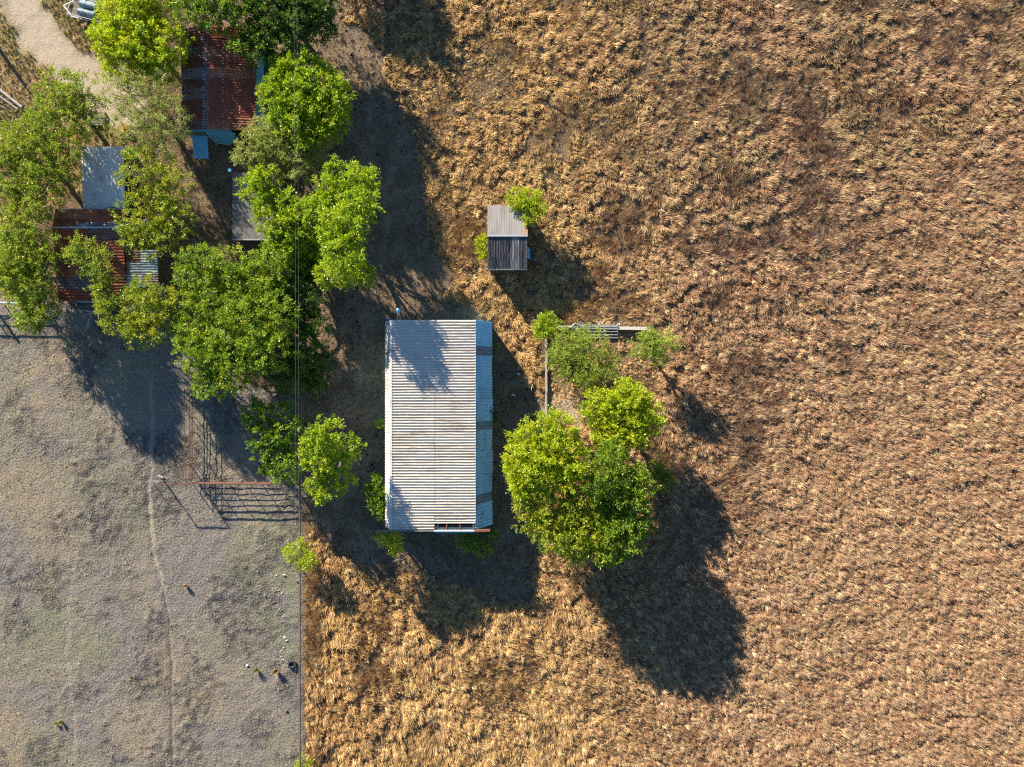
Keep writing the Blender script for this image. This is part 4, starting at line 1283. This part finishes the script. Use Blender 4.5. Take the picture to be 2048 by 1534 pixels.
# ------------------------------------------------------------------ trailer by the drive
def trailer():
    c = P(180, 24, 0.5)
    ang = math.radians(-14)
    root = thing('utility_trailer', 'flat trailer with side rails parked under the bright tree by the drive', 'trailer', (c.x, c.y, 0))
    R = Matrix.Rotation(ang, 3, 'Z')

    def W(x, y, z):
        return Vector((c.x, c.y, 0)) + R @ Vector((x, y, z))
    for i in range(8):
        y_ = -0.62 + i * 0.177
        MB().beam(W(-1.3, y_, 0.6), W(1.5, y_, 0.6), 0.165, 0.04).build('deck_board', M['wood'], root)
    for y_ in (-0.72, 0.72):
        MB().beam(W(-1.4, y_, 0.58), W(1.6, y_, 0.58), 0.07, 0.12).build('side_frame', M['pipe_pale'], root)
        MB().tube([W(-1.4, y_, 1.02), W(1.6, y_, 1.02)], 0.03, 6).build('side_rail', M['pipe_pale'], root)
        for x_ in (-1.38, -0.4, 0.6, 1.58):
            MB().tube([W(x_, y_, 0.6), W(x_, y_, 1.03)], 0.03, 6).build('upright', M['pipe_pale'], root)
    MB().tube([W(-1.4, -0.72, 1.02), W(-1.4, 0.72, 1.02)], 0.03, 6).build('end_rail', M['pipe_pale'], root)
    for s in (-1, 1):
        MB().beam(W(-1.4, s * 0.55, 0.55), W(-2.15, 0, 0.5), 0.08, 0.08).build('tongue', M['pipe_pale'], root)
        w = MB()
        pts = []
        for i in range(17):
            a = i / 16 * 2 * math.pi
            pts.append(W(0.3 + 0.26 * math.cos(a), s * 0.86, 0.35 + 0.26 * math.sin(a)))
        w.tube(pts, 0.095, 8, cap=False)
        wo = w.build('wheel', M['rubber'], root, True)
        h = MB().tube([W(0.3, s * 0.80, 0.35), W(0.3, s * 0.92, 0.35)], 0.17, 12).build('rim', M['pipe_pale'])
        h.parent = wo
        h.matrix_parent_inverse = Matrix.Translation(-root.location)
    MB().tube([W(-2.1, 0, -0.05), W(-2.1, 0, 0.55)], 0.035, 6).build('jack', M['pipe_pale'], root)
    for k, y_ in enumerate((0.33, -0.3)):
        mm = MB()
        n = 10
        for i in range(13):
            pass
        # ribbed barrel on its side
        xs = [-0.75, -0.72, -0.3, -0.27, -0.24, 0.2, 0.23, 0.26, 0.62, 0.65]
        rs = [0.2, 0.26, 0.27, 0.285, 0.27, 0.27, 0.285, 0.27, 0.26, 0.2]
        mm.tube([W(x + 0.1, y_, 0.905) for x in xs], rs, 18)
        d = mm.build('storage_drum', M['drum'], None, False)
        tag(d, ('blue-grey ribbed drum lying along the northern side of the trailer', 'blue-grey ribbed drum lying along the southern side of the trailer')[k], 'drum')


trailer()


# ------------------------------------------------------------------ small things
def stone_mesh(seed, mat, flat=0.6):
    r_ = random.Random(seed)
    m = MB()
    vs_, fs_ = [], []
    nlat, nlon = 4, 7
    vs_.append((0, 0, flat * 0.9))
    for i in range(1, nlat):
        a = math.pi * i / nlat
        for k in range(nlon):
            b_ = 2 * math.pi * k / nlon + r_.uniform(-.15, .15)
            q_ = r_.uniform(0.75, 1.15)
            vs_.append((math.sin(a) * math.cos(b_) * q_, math.sin(a) * math.sin(b_) * q_ * 0.8, math.cos(a) * flat * q_))
    vs_.append((0, 0, -flat))
    for k in range(nlon):
        fs_.append((0, 1 + k, 1 + (k + 1) % nlon))
        for i in range(nlat - 2):
            a = 1 + i * nlon + k
            b_ = 1 + i * nlon + (k + 1) % nlon
            fs_.append((a, a + nlon, b_ + nlon, b_))
        e = 1 + (nlat - 2) * nlon
        fs_.append((e + k, len(vs_) - 1, e + (k + 1) % nlon))
    me = m.add(vs_, fs_).mesh('stone')
    me.materials.append(mat)
    return me


ROCKM = [stone_mesh(i, M['lime_rock']) for i in range(5)]
DARKM = [stone_mesh(20 + i, M['dark_rock'], 0.7) for i in range(2)]
DUNGM = [stone_mesh(40 + i, M['dung'], 0.3) for i in range(4)]


def put(me, name, px, py, size, label, cat, group):
    o = bpy.data.objects.new(name, me)
    col.objects.link(o)
    p = P(px, py, 0)
    o.location = (p.x, p.y, gz(p.x, p.y) + size * 0.15)
    o.scale = (size, size * random.uniform(0.7, 1.1), size * random.uniform(0.7, 1.0))
    o.rotation_euler = (0, 0, random.uniform(0, 6.28))
    return tag(o, label, cat, group)


rocks = [(569, 1150, 0.13), (553, 1151, 0.08), (553, 1176, 0.07), (557, 1181, 0.08), (560, 1179, 0.06), (564, 1187, 0.1), (546, 1177, 0.05), (559, 1218, 0.07),
         (567, 1233, 0.12), (569, 1229, 0.07), (588, 1224, 0.05), (570, 1275, 0.14), (573, 1281, 0.11), (567, 1296, 0.09), (563, 1302, 0.08), (551, 1303, 0.05),
         (562, 1314, 0.07), (567, 1320, 0.09), (560, 1319, 0.05), (575, 1325, 0.05), (495, 1331, 0.13), (482, 1337, 0.06), (534, 1260, 0.06), (548, 1204, 0.06),
         (107, 712, 0.11), (400, 998, 0.06), (320, 1008, 0.05), (1262, 870, 0.12), (1291, 783, 0.2), (986, 906, 0.05), (994, 920, 0.05), (1018, 553, 0.07),
         (1048, 568, 0.05), (998, 883, 0.05), (720, 255, 0.05), (150, 700, 0.06), (165, 705, 0.08), (590, 1323, 0.06), (46, 1215, 0.05), (490, 1376, 0.05)]
for i, (x_, y_, s_) in enumerate(rocks):
    put(ROCKM[i % 5], 'rock', x_, y_, s_, 'small pale limestone rock lying on the ground', 'rock', 'pale loose rocks')
for (x_, y_, s_, lab) in ((531, 1193, 0.14, 'dark round stone west of the scattered pale rocks'), (573, 1422, 0.14, 'dark round stone lying south of the old tyre'), (594, 1163, 0.12, 'dark stone lying beside the boundary fence below the sapling')):
    put(DARKM[0], 'dark_stone', x_, y_, s_, lab, 'stone', None)

# dung in the yard
placed = 0
pats = []
while placed < 120:
    px_, py_ = random.uniform(600, 905), random.uniform(30, 1180)
    if placed > 90:
        px_, py_ = random.uniform(985, 1090), random.uniform(650, 1180)
    p = P(px_, py_, 0)
    if not in_poly(np.array([p.x]), np.array([p.y]), YARD)[0]:
        continue
    if 758 < px_ < 1000 and 620 < py_ < 1080:
        continue
    put(random.choice(DUNGM), 'cow_pat', px_, py_, random.uniform(0.07, 0.15), 'small dark dried cow pat on the bare shaded yard', 'cow pat', 'cow pats on the yard')
    placed += 1

for i in range(16):
    while True:
        px_, py_ = random.uniform(610, 880), random.uniform(60, 1150)
        q_ = P(px_, py_)
        if in_poly(np.array([q_.x]), np.array([q_.y]), YARD)[0] and not (755 < px_ < 1000 and 620 < py_ < 1090):
            break
    a_ = random.uniform(0, 6.28)
    l_ = random.uniform(0.35, 0.9)
    pts = [(q_.x + math.cos(a_) * l_ * t + random.uniform(-.04, .04), q_.y + math.sin(a_) * l_ * t + random.uniform(-.04, .04), gz(q_.x, q_.y) + 0.02) for t in (-0.5, -0.1, 0.25, 0.5)]
    tag(MB().tube(pts, [0.02, 0.018, 0.014, 0.007], 5).build('fallen_stick', M['pale_bark']), 'thin bleached fallen stick lying on the yard', 'stick', 'fallen sticks on the yard')
# tyre
p = P(585, 1328, 0)
tm = MB()
pts = [(p.x + 0.25 * math.cos(i / 20 * 2 * math.pi), p.y + 0.25 * math.sin(i / 20 * 2 * math.pi), 0.13) for i in range(21)]
tm.tube(pts, 0.11, 10, cap=False)
tag(tm.build('old_tyre', M['rubber'], None, True), 'old black tyre lying flat near the boundary fence', 'tyre')


# bunch grass tufts on the pasture
def tuft(px, py, r, label, c):
    p = P(px, py, 0)
    n = 110
    ang = rng.uniform(0, 2 * math.pi, n)
    rr = r * 0.25 * np.sqrt(rng.random(n))
    tipr = r * rng.uniform(0.4, 1.1, n)
    hh = r * rng.uniform(0.7, 1.5, n)
    b0 = np.stack([p.x + rr * np.cos(ang), p.y + rr * np.sin(ang), np.full(n, gz(p.x, p.y) - 0.03)], 1)
    tp = np.stack([p.x + tipr * np.cos(ang), p.y + tipr * np.sin(ang), hh], 1)
    md = (b0 + tp) / 2 + np.array([0, 0, 0.08])
    sd = np.stack([-np.sin(ang), np.cos(ang), np.zeros(n)], 1) * 0.016
    v = np.stack([b0 - sd, b0 + sd, md + sd, md - sd, tp + sd * .3, tp - sd * .3], 1).reshape(-1, 3)
    i0 = np.arange(n)[:, None] * 6
    f_ = np.concatenate([i0 + np.array([[0, 1, 2, 3]]), i0 + np.array([[3, 2, 4, 5]])])
    me = mesh_from_np('grass_tuft', v, f_)
    cc = np.ones((n * 6, 4), np.float32)
    cc[:, :3] = np.array(c) * np.repeat(rng.uniform(0.75, 1.25, n), 6)[:, None]
    me.attributes.new('tint', 'FLOAT_COLOR', 'POINT').data.foreach_set('color', cc.ravel())
    me.materials.append(M['leaf'])
    o = bpy.data.objects.new('grass_tuft', me)
    col.objects.link(o)
    tag(o, label, 'grass tuft')


tuft(514, 1339, 0.27, 'small green-yellow grass tuft west of the straw one', (0.36, 0.33, 0.09))
tuft(553, 1341, 0.34, 'straw yellow grass tuft standing west of the old tyre', (0.50, 0.38, 0.16))
tuft(373, 1171, 0.24, 'lone straw grass tuft beside the long cattle trail', (0.50, 0.38, 0.18))
tuft(114, 1446, 0.2, 'pale half of a pair of grass tufts by the faint trail', (0.48, 0.44, 0.22))
tuft(124, 1443, 0.24, 'greener half of a pair of grass tufts by the faint trail', (0.34, 0.36, 0.09))

# plastic things under the trees
p = P(252, 256, 0)
o = thing('plastic_chair', 'orange and yellow plastic seat half hidden under the feathery tree', 'chair', (p.x, p.y, 0))
MB().tube([(p.x, p.y, 0.36), (p.x, p.y, 0.44)], [0.2, 0.24], 12).build('seat', M['orange'], o)
MB().box((p.x - 0.02, p.y - 0.25, 0.22), (0.34, 0.3, 0.16)).build('footrest', M['yellow'], o)
for sx in (-0.13, 0.13):
    for sy in (-0.13, 0.13):
        MB().tube([(p.x + sx, p.y + sy, -0.06), (p.x + sx * .8, p.y + sy * .8, 0.38)], 0.022, 6).build('leg', M['yellow'], o)
p = P(478, 354, 0)
mm = MB().tube([(p.x, p.y, 1.9), (p.x, p.y, 2.02), (p.x, p.y, 2.12)], [0.13, 0.15, 0.14], 12)
tag(mm.build('plastic_tub', M['cyan']), 'small sky blue tub on the shaded flat roof', 'tub')
# pallet under the western trees
p = P(198, 239, 0)
o = thing('wooden_pallet', 'grey wooden pallet lying under the trees north of the white roof', 'pallet', (p.x, p.y, 0))
for i in range(6):
    MB().box((p.x, p.y + 0.45 - i * 0.18, 0.16), (1.1, 0.12, 0.025)).build('slat', M['wood'], o)
for sx in (-0.5, 0, 0.5):
    MB().box((p.x + sx, p.y, 0.06), (0.1, 1.1, 0.17)).build('bearer', M['wood'], o)
# boards and debris by the barn
for (a, b_, lab, mt) in (((976, 1088), (992, 1080), 'pale blue board lying off the south-east corner of the barn', 'blue_grey'),
                         ((741, 924), (741, 946), 'short dark board lying west of the barn, outer of two', 'dark_wall'),
                         ((748, 922), (748, 952), 'short dark board lying west of the barn, inner of two', 'dark_wall'),
                         ((541, 1205), (552, 1203), 'thin stick lying on the green patch of pasture', 'bark')):
    A, B_ = P(a[0], a[1]), P(b_[0], b_[1])
    w_ = 0.06 if mt == 'bark' else 0.16
    tag(MB().beam((A.x, A.y, 0.08), (B_.x, B_.y, 0.05), w_, 0.05).build('board' if mt != 'bark' else 'stick', M[mt]), lab, 'board' if mt != 'bark' else 'stick')
p = P(322, 952, 0)
o = thing('metal_bracket', 'small pale bent bracket lying beside the wire fence', 'bracket', (p.x, p.y, 0))
MB().beam((p.x - 0.2, p.y + 0.08, 0.08), (p.x + 0.2, p.y - 0.06, 0.08), 0.07, 0.06).build('bar', M['pipe_pale'], o)
MB().beam((p.x - 0.2, p.y - 0.02, 0.06), (p.x + 0.18, p.y - 0.16, 0.06), 0.06, 0.06).build('bar', M['pipe_pale'], o)
# troughs in the shade by the yard
p = P(645, 713, 0)
o = thing('feed_trough', 'dark timber trough in the tree shade at the yard edge', 'trough', (p.x, p.y, 0))
MB().box((p.x, p.y, 0.1), (1.3, 0.5, 0.04)).build('floor', M['dark_wall'], o)
for s in (-1, 1):
    MB().box((p.x, p.y + s * 0.27, 0.16), (1.3, 0.04, 0.42)).build('side_board', M['wood'], o)
    MB().box((p.x + s * 0.67, p.y, 0.16), (0.04, 0.5, 0.42)).build('end_board', M['wood'], o)
# white rubble heap behind the tube gate
for i in range(26):
    put(ROCKM[i % 5], 'rubble_stone', random.uniform(1160, 1245), random.uniform(643, 650), random.uniform(0.06, 0.14), 'chalky white rubble stone along the northern side of the footing', 'stone', 'rubble along the footing')


# ------------------------------------------------------------------ grass
def clump_mesh(seed, n, lean, spread, lmin, lmax, base_r, width, arch):
    r_ = np.random.default_rng(seed)
    vs_, fs_, tn_ = [], [], []
    for b_ in range(n):
        tone = r_.uniform(0.6, 1.3)
        a = r_.normal(0, spread)
        L = r_.uniform(lmin, lmax)
        ln = np.clip(r_.normal(lean, 0.18), 0.1, 1.35)      # lean from the upright in radians at mid blade
        ox, oy = r_.normal(0, base_r, 2)
        d = np.array([math.cos(a), math.sin(a), 0])
        sd = np.array([-math.sin(a), math.cos(a), 0]) * width * r_.uniform(0.7, 1.3)
        p = np.array([ox, oy, -0.03])
        th = max(0.05, ln - arch)
        prev = None
        k = 3
        for s in range(k + 1):
            w = (1.0, 0.95, 0.7, 0.15)[s]
            i = len(vs_)
            vs_.append(tuple(p - sd * w))
            vs_.append(tuple(p + sd * w))
            tn_ += [tone, tone * 0.97, tone * 0.92, 1.0] * 2
            if prev is not None:
                fs_.append((prev, prev + 1, i + 1, i))
            prev = i
            p = p + (d * math.sin(th) + np.array([0, 0, math.cos(th)])) * L / k
            th = min(1.75, th + arch * 0.9)
    me = bpy.data.meshes.new('grass_clump')
    me.from_pydata(vs_, [], fs_)
    me.update()
    me.attributes.new('blade', 'FLOAT_COLOR', 'POINT').data.foreach_set('color', np.array(tn_, np.float32))
    me.materials.append(M['grass'])
    return me


clumps = bpy.data.collections.new('grass_sources')
SRC = []
for i in range(5):
    SRC.append(clump_mesh(100 + i, 20, 0.85, 0.42, 0.35, 0.9, 0.10, 0.022, 0.38))
for i in range(3):
    SRC.append(clump_mesh(200 + i, 20, 0.5, 1.6, 0.3, 0.6, 0.07, 0.022, 0.33))
for i, me in enumerate(SRC):
    o = bpy.data.objects.new('grass_clump_%d' % i, me)
    clumps.objects.link(o)


def gn_group():
    g = bpy.data.node_groups.new('scatter_grass', 'GeometryNodeTree')
    g.interface.new_socket('Geometry', in_out='INPUT', socket_type='NodeSocketGeometry')
    g.interface.new_socket('Geometry', in_out='OUTPUT', socket_type='NodeSocketGeometry')
    gi = g.nodes.new('NodeGroupInput')
    go = g.nodes.new('NodeGroupOutput')
    ip = g.nodes.new('GeometryNodeInstanceOnPoints')
    ci = g.nodes.new('GeometryNodeCollectionInfo')
    ci.inputs['Collection'].default_value = clumps
    ci.inputs['Separate Children'].default_value = True
    ci.inputs['Reset Children'].default_value = True

    def na(name, typ):
        n = g.nodes.new('GeometryNodeInputNamedAttribute')
        n.data_type = typ
        n.inputs['Name'].default_value = name
        return n.outputs['Attribute']
    e2r = g.nodes.new('FunctionNodeEulerToRotation')
    g.links.new(na('rot', 'FLOAT_VECTOR'), e2r.inputs[0])
    g.links.new(gi.outputs[0], ip.inputs['Points'])
    g.links.new(ci.outputs[0], ip.inputs['Instance'])
    ip.inputs['Pick Instance'].default_value = True
    g.links.new(na('idx', 'INT'), ip.inputs['Instance Index'])
    g.links.new(e2r.outputs[0], ip.inputs['Rotation'])
    g.links.new(na('scl', 'FLOAT_VECTOR'), ip.inputs['Scale'])
    g.links.new(ip.outputs[0], go.inputs[0])
    return g


GN = gn_group()


def scatter(name, x, y, ang, scl, idx, tint, mat, label=None):
    n = len(x)
    z = ground_h(x, y) - 0.01
    me = bpy.data.meshes.new(name)
    me.vertices.add(n)
    me.vertices.foreach_set('co', np.stack([x, y, z], 1).astype(np.float32).ravel())
    rot = np.stack([rng.normal(0, 0.08, n), rng.normal(0, 0.08, n), ang], 1)
    me.attributes.new('rot', 'FLOAT_VECTOR', 'POINT').data.foreach_set('vector', rot.astype(np.float32).ravel())
    me.attributes.new('scl', 'FLOAT_VECTOR', 'POINT').data.foreach_set('vector', scl.astype(np.float32).ravel())
    me.attributes.new('idx', 'INT', 'POINT').data.foreach_set('value', idx.astype(np.int32))
    t4 = np.ones((n, 4), np.float32)
    t4[:, :3] = np.clip(tint, 0, 1)
    me.attributes.new('tint', 'FLOAT_COLOR', 'POINT').data.foreach_set('color', t4.ravel())
    me.materials.append(mat)
    o = bpy.data.objects.new(name, me)
    col.objects.link(o)
    md = o.modifiers.new('scatter', 'NODES')
    md.node_group = GN
    o['kind'] = 'stuff'
    if label:
        o['label'] = label
        o['category'] = 'grass'
    return o


def jgrid(x0, x1, y0, y1, d):
    xs, ys = np.meshgrid(np.arange(x0, x1, d), np.arange(y0, y1, d))
    xs = xs.ravel() + rng.uniform(-d / 2, d / 2, xs.size)
    ys = ys.ravel() + rng.uniform(-d / 2, d / 2, ys.size)
    return xs, ys


def mix3(a, b_, t):
    return np.asarray(a) * (1 - t[:, None]) + np.asarray(b_) * t[:, None]


BUILD = [poly_m([(778, 648), (980, 648), (980, 1050), (778, 1050)]), poly_m([(982, 424), (1050, 424), (1050, 528), (982, 528)])]

# tall dry grass of the field
x, y = jgrid(-18.5, 46, -36, 36, 0.165)
yd, lw, ps, drv_, tr_ = zones(x, y)
fld = 1 - np.maximum(np.maximum(yd, lw), ps)
fld = np.where(x < (612 - CX) * S, 0, fld)
keep = (fld > 0.5) & (rng.random(len(x)) < 0.96)
for bp in BUILD:
    keep &= ~in_poly(x, y, bp)
x, y = x[keep], y[keep]
n = len(x)
px_ = x / S + CX
py_ = CY - y / S
flow = 6.5 * (vnoise(x, y, 5.0, 31, 2) - 0.5) + 3.0 * (vnoise(x, y, 0.9, 32, 2) - 0.5)
se = smooth(6, 30, x * 0.8 - y * 0.62)          # the south-eastern grass lies combed one way
east = smooth(1050, 1450, px_)
ang = -0.45 + flow * (1.3 - 1.0 * se) + rng.normal(0, 0.4, n)
tall = 0.34 + 0.44 * vnoise(x, y, 0.62, 33, 3) * (1 - 0.3 * se)
wx = x + 1.6 * (vnoise(x, y, 4.0, 36, 2) - 0.5)
wy = y + 3.0 * (vnoise(x, y, 7.0, 37, 2) - 0.5)
fur = np.abs(vnoise(wx * 0.22, wy, 1.0, 38, 2) - 0.5) * 2
fur = 1 - 0.6 * smooth(0.16, 0.0, fur) * smooth(1250, 1500, px_) * smooth(150, 420, py_) * (1 - 0.5 * se)
pen = smooth(-0.3, 0.5, sdist(x, y, PEN) + (vnoise(x, y, 1.0, 91, 2) - 0.5))
line = np.minimum(dist_line(x, y, poly_m([(1093, 664), (1093, 850)])), dist_line(x, y, poly_m([(1110, 656), (1300, 660), (1298, 668)])))
dirtspot = np.exp(-(((px_ - 1128) / 26) ** 2 + ((py_ - 822) / 20) ** 2))
gap = smooth(0.30, 0.50, vnoise(x, y, 0.55, 34, 2))
gap = gap * (1 - 0.5 * se) + 0.5 * se
short = smooth(0.42, 0.62, vnoise(x, y, 6.0, 35, 2)) * smooth(1500, 1100, px_) * smooth(430, 250, py_)
strip = smooth(660, 612, px_)
sc = tall * (0.36 + 0.74 * gap) * fur * (1 - 0.4 * short) * (1 - 0.3 * strip) * (1 - 0.5 * pen) * (1 - 0.85 * dirtspot) * (0.22 + 0.78 * smooth(0.12, 0.6, line)) * rng.uniform(0.7, 1.3, n)
scl = np.stack([sc, sc, sc * rng.uniform(0.75, 1.25, n)], 1)
idx = np.where(rng.random(n) < 0.8, rng.integers(0, 5, n), rng.integers(5, 8, n))
gold = np.array([0.62, 0.42, 0.19])
tan_ = np.array([0.51, 0.345, 0.215])
red = np.array([0.36, 0.19, 0.11])
orange = np.array([0.55, 0.32, 0.13])
olive = np.array([0.42, 0.37, 0.17])
straw = np.array([0.72, 0.56, 0.32])


def blend(c_, t_, w_):
    return c_ * (1 - w_[:, None]) + t_ * w_[:, None]


c = mix3(gold, tan_, east)
c = blend(c, red, smooth(0.36, 0.70, vnoise(x, y, 2.4, 41, 3)) * (0.12 + 0.34 * east) * (1 - 0.5 * se))
c = blend(c, orange, 0.4 * smooth(900, 640, px_) * smooth(1000, 1200, py_))
c = blend(c, olive, smooth(0.46, 0.66, vnoise(x, y, 4.0, 43, 3)) * 0.25 * smooth(600, 250, py_))
c = np.where((rng.random(n) < 0.10)[:, None], straw, c)
c = np.where((rng.random(n) < 0.14)[:, None], red * 0.95, c)
c = c * rng.uniform(0.72, 1.25, (n, 1))
scatter('dry_field_grass', x, y, ang, scl, idx, c, M['grass'], 'tall golden brown dry grass filling the whole eastern field')

# thin short grass on the yard
x, y = jgrid(-26, 6, -20, 36, 0.3)
yd, lw, ps, drv_, tr_ = zones(x, y)
keep = (yd > 0.4) & (ps < 0.4) & (rng.random(len(x)) < 0.25 + 0.6 * vnoise(x, y, 1.6, 51, 2))
for bp in BUILD:
    keep &= ~in_poly(x, y, bp)
x, y = x[keep], y[keep]
n = len(x)
sc = 0.34 * rng.uniform(0.5, 1.5, n) * (0.5 + vnoise(x, y, 2.2, 52, 2))
edge = smooth(1000, 1150, CY - y / S)
sc = sc * (1 + 1.2 * edge)
scl = np.stack([sc * 1.2, sc * 1.2, sc * 0.8], 1)
c = mix3(np.array([0.36, 0.28, 0.18]), np.array([0.26, 0.19, 0.12]), rng.random(n)) * rng.uniform(0.7, 1.25, (n, 1))
scatter('yard_grass', x, y, rng.uniform(0, 6.28, n), scl, rng.integers(0, 8, n), c, M['grass'], 'short worn grass scattered over the shaded yard')

# grazed stubble of the pasture
x, y = jgrid(-46, -16.4, -36, 8, 0.2)
yd, lw, ps, drv_, tr_ = zones(x, y)
g = vnoise(x, y, 1.4, 61, 3)
keep = (ps > 0.6) & (tr_ < 0.3) & (rng.random(len(x)) < 0.04 + 0.3 * smooth(0.35, 0.62, g))
x, y = x[keep], y[keep]
n = len(x)
sc = 0.16 * rng.uniform(0.5, 1.5, n)
scl = np.stack([sc * 1.3, sc * 1.3, sc * 0.8], 1)
gr = smooth(0.5, 0.66, vnoise(x, y, 4.0, 62, 3))
c = mix3(np.array([0.42, 0.36, 0.27]), np.array([0.32, 0.31, 0.17]), gr) * rng.uniform(0.75, 1.25, (n, 1))
scatter('pasture_stubble', x, y, rng.uniform(0, 6.28, n), scl, rng.integers(0, 8, n), c, M['grass'], 'grey-brown grazed stubble covering the south-western pasture')

# lawn round the drive
x, y = jgrid(-46, -26, 5, 36, 0.22)
yd, lw, ps, drv_, tr_ = zones(x, y)
keep = (lw > 0.5) & (drv_ < 0.35) & (ps < 0.5) & (rng.random(len(x)) < 0.85)
x, y = x[keep], y[keep]
n = len(x)
sc = 0.33 * rng.uniform(0.6, 1.5, n)
scl = np.stack([sc * 1.2, sc * 1.2, sc], 1)
gr = smooth(0.42, 0.62, vnoise(x, y, 1.6, 72, 3))
c = mix3(np.array([0.50, 0.34, 0.17]), np.array([0.30, 0.28, 0.09]), gr) * rng.uniform(0.75, 1.25, (n, 1))
scatter('verge_grass', x, y, rng.uniform(0, 6.28, n), scl, rng.integers(0, 8, n), c, M['grass'], 'yellowing short grass bordering the gravel drive')
